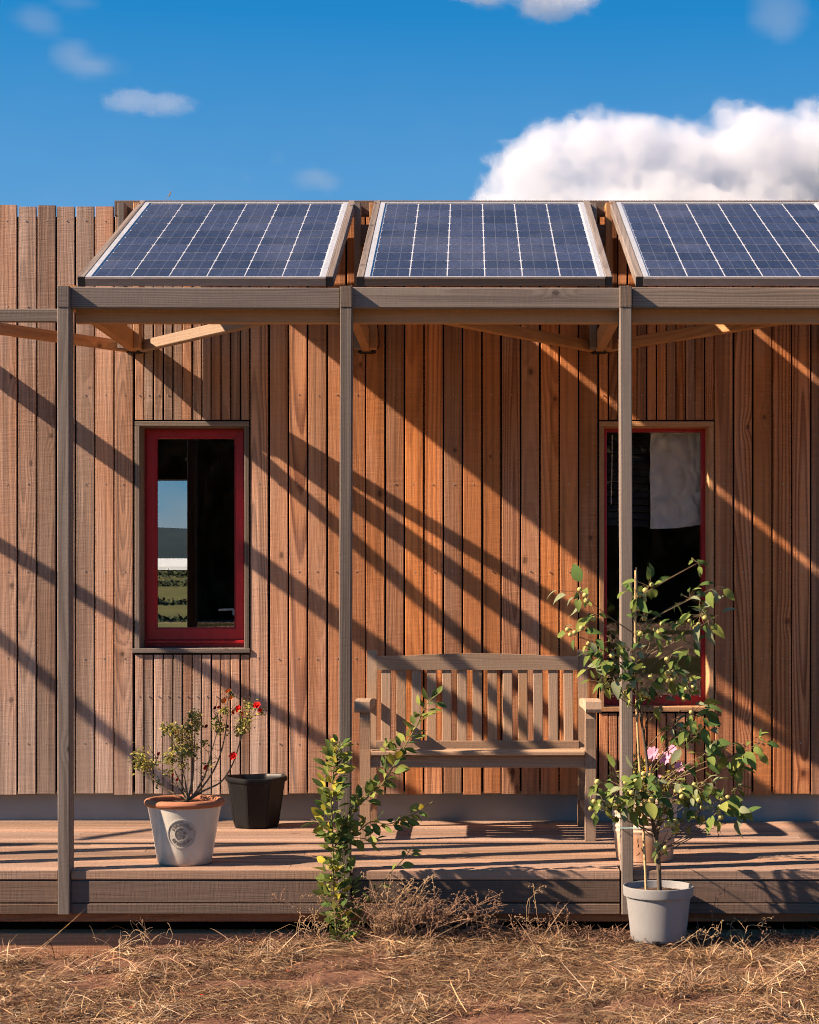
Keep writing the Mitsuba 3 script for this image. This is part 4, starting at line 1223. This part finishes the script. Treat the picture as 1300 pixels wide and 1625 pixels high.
def blades(n, seed, xr, yr_, length, width, lift, mask, palette, hump=.012, tries=3):
    g = np.random.default_rng(seed)
    x, y = g.uniform(*xr, n * tries), g.uniform(*yr_, n * tries)
    keep = g.random(n * tries) < mask(x, y)
    x, y = x[keep][:n], y[keep][:n]
    n = len(x)
    z = ground_z(x, y)
    th = g.uniform(0, 2 * np.pi, n) * .75 + g.normal(0, .35, n)
    L = g.lognormal(math.log(length), .5, n).clip(.015, .32)
    bend = g.normal(0, .35, n)
    up = np.abs(g.normal(0, lift, n))
    w = width * g.uniform(.6, 1.5, n)
    S = 5
    t = np.linspace(0, 1, S)
    ang = th[:, None] + bend[:, None] * (t - .5)
    dx, dy = np.cos(ang) * L[:, None] / (S - 1), np.sin(ang) * L[:, None] / (S - 1)
    X = x[:, None] + np.cumsum(dx, 1) - L[:, None] / 2 * np.cos(th)[:, None]
    Y = y[:, None] + np.cumsum(dy, 1) - L[:, None] / 2 * np.sin(th)[:, None]
    Zg = ground_z(X, Y)
    pile = g.uniform(.001, hump, n)
    Z = Zg + pile[:, None] + (up * L)[:, None] * np.where(g.random(n)[:, None] < .5, t, np.sin(t * np.pi) * .5)
    Y = np.minimum(Y, np.where(Z > -.2, -.01, 9))
    nx_, ny_ = -np.sin(ang), np.cos(ang)
    tilt = g.uniform(-.9, .9, n)[:, None]
    ww = w[:, None] * np.sin(np.clip(t * .9 + .12, 0, 1) * np.pi)[None, :] ** .5
    a = np.stack([X + nx_ * ww, Y + ny_ * ww, Z + tilt * ww], -1)
    b = np.stack([X - nx_ * ww, Y - ny_ * ww, Z - tilt * ww], -1)
    v = np.stack([a, b], 2).reshape(-1, 3)
    o = (np.arange(n) * 2 * S)[:, None]
    f = []
    for s in range(S - 1):
        f += [np.concatenate([o + 2 * s, o + 2 * s + 1, o + 2 * s + 3], 1), np.concatenate([o + 2 * s, o + 2 * s + 3, o + 2 * s + 2], 1)]
    pal = V(palette)
    ci = g.integers(0, len(pal), n)
    col = pal[ci] * g.uniform(.3, 1.45, n)[:, None]
    return v, np.vstack(f), np.repeat(col * V([.78, .71, .73]), 2 * S, axis=0)


def straw_mask(x, y):
    p = np.stack([x, y, 0 * x], -1)
    a = meshkit.fbm(p * V([2.2, 3.2, 1]) + 7, 3, 12)
    m = sstep(.33, .48, a + .06 * sstep(-1.2, .3, x))
    m *= 1 - .75 * np.exp(-((x + 1.35) / .42) ** 2 - ((y + .42) / .16) ** 2)
    return m * sstep(.0, -.2, y + .08 * (a - .5)) * .95 + .06


PAL = [(.52, .34, .16), (.62, .45, .23), (.42, .26, .125), (.34, .19, .095), (.68, .54, .33), (.28, .16, .09), (.38, .25, .14)]
v1 = blades(80000, 61, (-2.5, 2.5), (-2.1, .0), .046, .0008, .12, straw_mask, PAL, .02)
v2 = blades(3500, 62, (-2.5, 2.5), (-2.1, -.05), .10, .0010, .16, straw_mask, PAL, .024)
v3 = blades(70000, 63, (-2.5, 2.5), (-2.1, .02), .022, .0009, .3, lambda x, y: np.clip(straw_mask(x, y) + .12, 0, 1), [(.34, .22, .12), (.25, .15, .085), (.42, .3, .17), (.2, .12, .07)])
sv, sf, sc, o = [], [], [], 0
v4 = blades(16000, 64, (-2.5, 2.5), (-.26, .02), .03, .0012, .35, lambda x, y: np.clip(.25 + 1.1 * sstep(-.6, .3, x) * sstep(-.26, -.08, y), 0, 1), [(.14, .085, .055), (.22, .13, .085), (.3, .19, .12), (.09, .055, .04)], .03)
tg = np.random.default_rng(66)
TC = np.stack([tg.uniform(-2.2, 2.2, 70), tg.uniform(-1.75, -.15, 70)], 1)


def tuft_mask(x, y):
    d = np.full(np.shape(x), 9.0)
    for (a, b), r in zip(TC, tg.uniform(.04, .11, len(TC))):
        d = np.minimum(d, np.hypot(x - a, (y - b) * 1.4) / r)
    return np.clip(1.3 - d, 0, 1)


v5 = blades(9000, 65, (-2.4, 2.4), (-1.9, -.1), .075, .001, .34, tuft_mask, PAL + [(.7, .58, .38)], .04, 12)
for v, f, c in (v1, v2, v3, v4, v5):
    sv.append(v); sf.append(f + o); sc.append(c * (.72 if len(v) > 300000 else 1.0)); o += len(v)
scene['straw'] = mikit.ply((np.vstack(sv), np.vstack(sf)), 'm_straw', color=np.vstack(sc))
tag('straw', 'dry yellow straw and cut grass lying over the soil', 'straw', kind='stuff')

bsdf('m_dry', mikit.proc(lambda p, n, uv: mix(mi.Color3f(.36, .215, .13), mi.Color3f(.17, .095, .06), noise(p.x * 40, p.y * 40, p.z * 40))), .8)
bsdf('m_drypale', mikit.proc(lambda p, n, uv: mix(mi.Color3f(.46, .32, .18), mi.Color3f(.32, .2, .11), noise(p.x * 40, p.y * 40, p.z * 40))), .8)


def weed(name, px, py, stems, height, spread, seed, mat, label, lean=0.0, y=-.1, pods=True, branch=4):
    g = np.random.default_rng(seed)
    b = at(px, py, y)
    b[2] = float(ground_z(b[0], b[1])) - .005
    ms, pods_ = [], []
    for s in range(stems):
        h = height * g.uniform(.55, 1.05)
        o = V([g.normal(0, spread * .35), g.normal(0, spread * .2), 0])
        e = b + o + V([g.normal(lean, spread), g.normal(-.02, spread * .4), h])
        m1 = b + o + (e - b - o) * .5 + V([g.normal(0, .02), g.normal(0, .02), .02])
        cr = e + V([g.normal(0, .035), g.normal(0, .02), -abs(g.normal(0, .04))])
        W = smooth_path([b + o, m1, e, cr], 16)
        ms.append(tube(W, .0017, .0008, 5))
        for q in range(branch):
            i = g.integers(4, len(W))
            d = V([g.normal(0, .035), g.normal(0, .025), abs(g.normal(.015, .02))])
            w2 = smooth_path([W[i], W[i] + d * .6 + V([0, 0, .008]), W[i] + d], 6)
            ms.append(tube(w2, .0009, .0006, 4))
            if pods:
                for z in range(3):
                    c = w2[g.integers(1, len(w2))] + g.normal(0, .004, 3)
                    m = trimesh.creation.icosphere(subdivisions=0, radius=g.uniform(.0018, .0036))
                    pods_.append((V(m.vertices) * V([1, 1, .8]) + c, V(m.faces)))
    key = nkey(name)
    if pods_:
        add(key + '__stalk', cat(ms), mat, smooth=True)
        k = add(key + '__seed_pod', cat(pods_), mat)
        labels[k] = {'kind': 'stuff', 'label': 'tiny dry seed pods'}
    else:
        scene[key] = mikit.ply(cat(ms), mat, smooth=True)
    tag(key, label, 'dried weed')


weed('dried_weed', 655, 1490, 60, .19, .16, 1, 'm_dry', 'big tangled brown dried weed clump right of the evergreen shrub', y=-.16, branch=6)
weed('dried_weed', 625, 1492, 16, .27, .07, 22, 'm_drypale', 'tall loose pale dried weed beside the evergreen shrub', lean=.03, y=-.15, branch=5)
weed('dried_weed', 600, 1490, 14, .13, .05, 2, 'm_drypale', 'short pale dried weed at the foot of the evergreen shrub', y=-.14)
weed('dried_weed', 760, 1490, 4, .17, .05, 3, 'm_dry', 'dried weed with leaning seed heads below the bench middle', lean=.03, y=-.1)
weed('dried_weed', 858, 1492, 2, .24, .03, 4, 'm_drypale', 'tall pale dried stalk below the right half of the bench', lean=-.05, y=-.1)
weed('dried_weed', 905, 1488, 5, .13, .05, 5, 'm_dry', 'low dried weed just left of the grey pot', y=-.08)
weed('dried_weed', 810, 1490, 9, .08, .1, 6, 'm_dry', 'low dark dried weeds in the shade under the deck edge', y=-.05)
weed('dried_weed', 1115, 1492, 5, .11, .06, 7, 'm_drypale', 'curved pale dried weed right of the grey pot', lean=.03, y=-.2)
weed('dried_weed', 1165, 1490, 3, .09, .05, 8, 'm_drypale', 'small pale dried weed below the right end of the deck', lean=.04, y=-.15)
weed('dried_weed', 1133, 1490, 1, .2, .01, 9, 'm_dry', 'single reddish dried stalk standing against the deck right of the pot', y=-.06)
weed('dried_weed', 475, 1492, 3, .2, .03, 10, 'm_drypale', 'thin dried stalk with drooping seed heads left of the shrub', lean=.01, y=-.1)
weed('dried_weed', 505, 1495, 4, .12, .04, 12, 'm_drypale', 'short dried stalks close to the left of the shrub base', y=-.12)
weed('dry_grass_tuft', 245, 1515, 8, .15, .05, 13, 'm_drypale', 'tuft of dry grass blades under the glazed pot', y=-.12, pods=False, branch=1)
weed('dry_grass_tuft', 195, 1512, 7, .13, .035, 14, 'm_drypale', 'tuft of reddish dry grass left of the glazed pot', y=-.1, pods=False, branch=1)
weed('dry_grass_tuft', 110, 1545, 6, .07, .03, 15, 'm_drypale', 'leaning dry grass below the left post', lean=.02, y=-.18, pods=False, branch=1)
weed('dry_grass_tuft', 1085, 1600, 5, .13, .02, 16, 'm_dry', 'dark dry stem in the straw at the lower right', y=-1.1, pods=False, branch=3)

for px, py, y in ((205, 1597, -1.35), (455, 1560, -.75), (318, 1590, -1.2)):
    c = at(px, py, y); c[2] = float(ground_z(c[0], c[1])) + .02
    place('fallen_petal', OVAL_LEAVES[0], orient(c, (.6, .5, .1), (-.4, -.5, .8), .016, 1.2), 'm_petal_red')
for k_, where in (('fallen_petal', 'nearest the lower left corner'), ('fallen_petal_001', 'farthest right of the fallen petals'), ('fallen_petal_002', 'in the middle of the three fallen petals')):
    tag(k_, 'small red rose petal lying on the straw, ' + where, 'petal')
# clods and pebbles of soil
g = np.random.default_rng(71)
cl = []


def clod(c, r):
    m = trimesh.creation.icosphere(subdivisions=2, radius=1)
    v = V(m.vertices)
    v = v * (.75 + .5 * meshkit.fbm(v * 1.7 + g.uniform(0, 90), 3, 2))[:, None] * V([1, g.uniform(.7, 1), g.uniform(.55, .8)]) * r
    return v + c, V(m.faces)


for q in range(170):
    if q < 95:
        x, y, r = g.normal(1.80, .2), g.normal(-.14, .07), g.lognormal(math.log(.011), .45)
    else:
        x, y, r = g.uniform(-2, 2.2), g.uniform(-1.7, -.05), g.lognormal(math.log(.007), .4)
    y = min(y, -.03)
    cl.append(clod(V([x, y, float(ground_z(x, y)) + r * .3]), min(r, .03)))
add('soil_clods', cat(cl), 'm_soil', smooth=True)
tag('soil_clods', 'crumbly reddish clods of earth heaped by the right end of the deck', 'soil', kind='stuff')
cl = []
for q in range(700):
    x, y = g.uniform(.6, 2.2), g.uniform(-1.95, -1.42)
    if y > -1.44 - .05 * math.exp(-(x - .8) ** 2 * 8): continue
    r = g.uniform(.006, .014)
    m = trimesh.creation.icosphere(subdivisions=1, radius=1)
    v = V(m.vertices)
    v = v * (.7 + .6 * meshkit.noise(v * 1.6 + g.uniform(0, 90), 2))[:, None] * V([1, .9, .6]) * r
    cl.append((v + V([x, y, float(ground_z(x, y)) + .006]), V(m.faces)))
bsdf('m_gravel', mikit.proc(lambda p, n, uv: mix(mi.Color3f(.34, .21, .19), mi.Color3f(.22, .13, .115), noise(p.x * 60, p.y * 60))), .9)
add('gravel', cat(cl), 'm_gravel')
tag('gravel', 'pinkish gravel along the lower right edge', 'gravel', kind='stuff')

# ------------------------------------------------------------------ behind the camera: unseen foliage row added to darken the window reflections
g = np.random.default_rng(81)
n = 16000
hx, hy = g.uniform(-75, 65, n), -90 + g.normal(0, 2.0, n)
top_ = 12.5 + 5 * (meshkit.fbm(np.stack([hx * .07, 0 * hx, 0 * hx], -1), 3, 6) - .5) * 2
hz = -.3 + top_ * g.random(n) ** .7
s = g.uniform(.3, .8, n)
d1 = g.normal(0, 1, (n, 3)); d2 = g.normal(0, 1, (n, 3))
c = np.stack([hx, hy, hz], 1)
v = np.stack([c + d1 * s[:, None], c + d2 * s[:, None], c - (d1 + d2) * .5 * s[:, None]], 1).reshape(-1, 3)
bsdf('m_added_hedge', mikit.proc(lambda p, n, uv: mix(mi.Color3f(.05, .05, .02), mi.Color3f(.17, .13, .07), fbm(p.x * .5, p.z * .8))), .9)
hb = bx(-75, 65, -93, -91, -.8, 10.5)
add('added_hedge', cat([(v, np.arange(3 * n).reshape(-1, 3)), hb]), 'm_added_hedge')
tag('added_hedge', 'tall dark foliage row added out of view to darken the window reflections', 'added_hedge', kind='stuff')
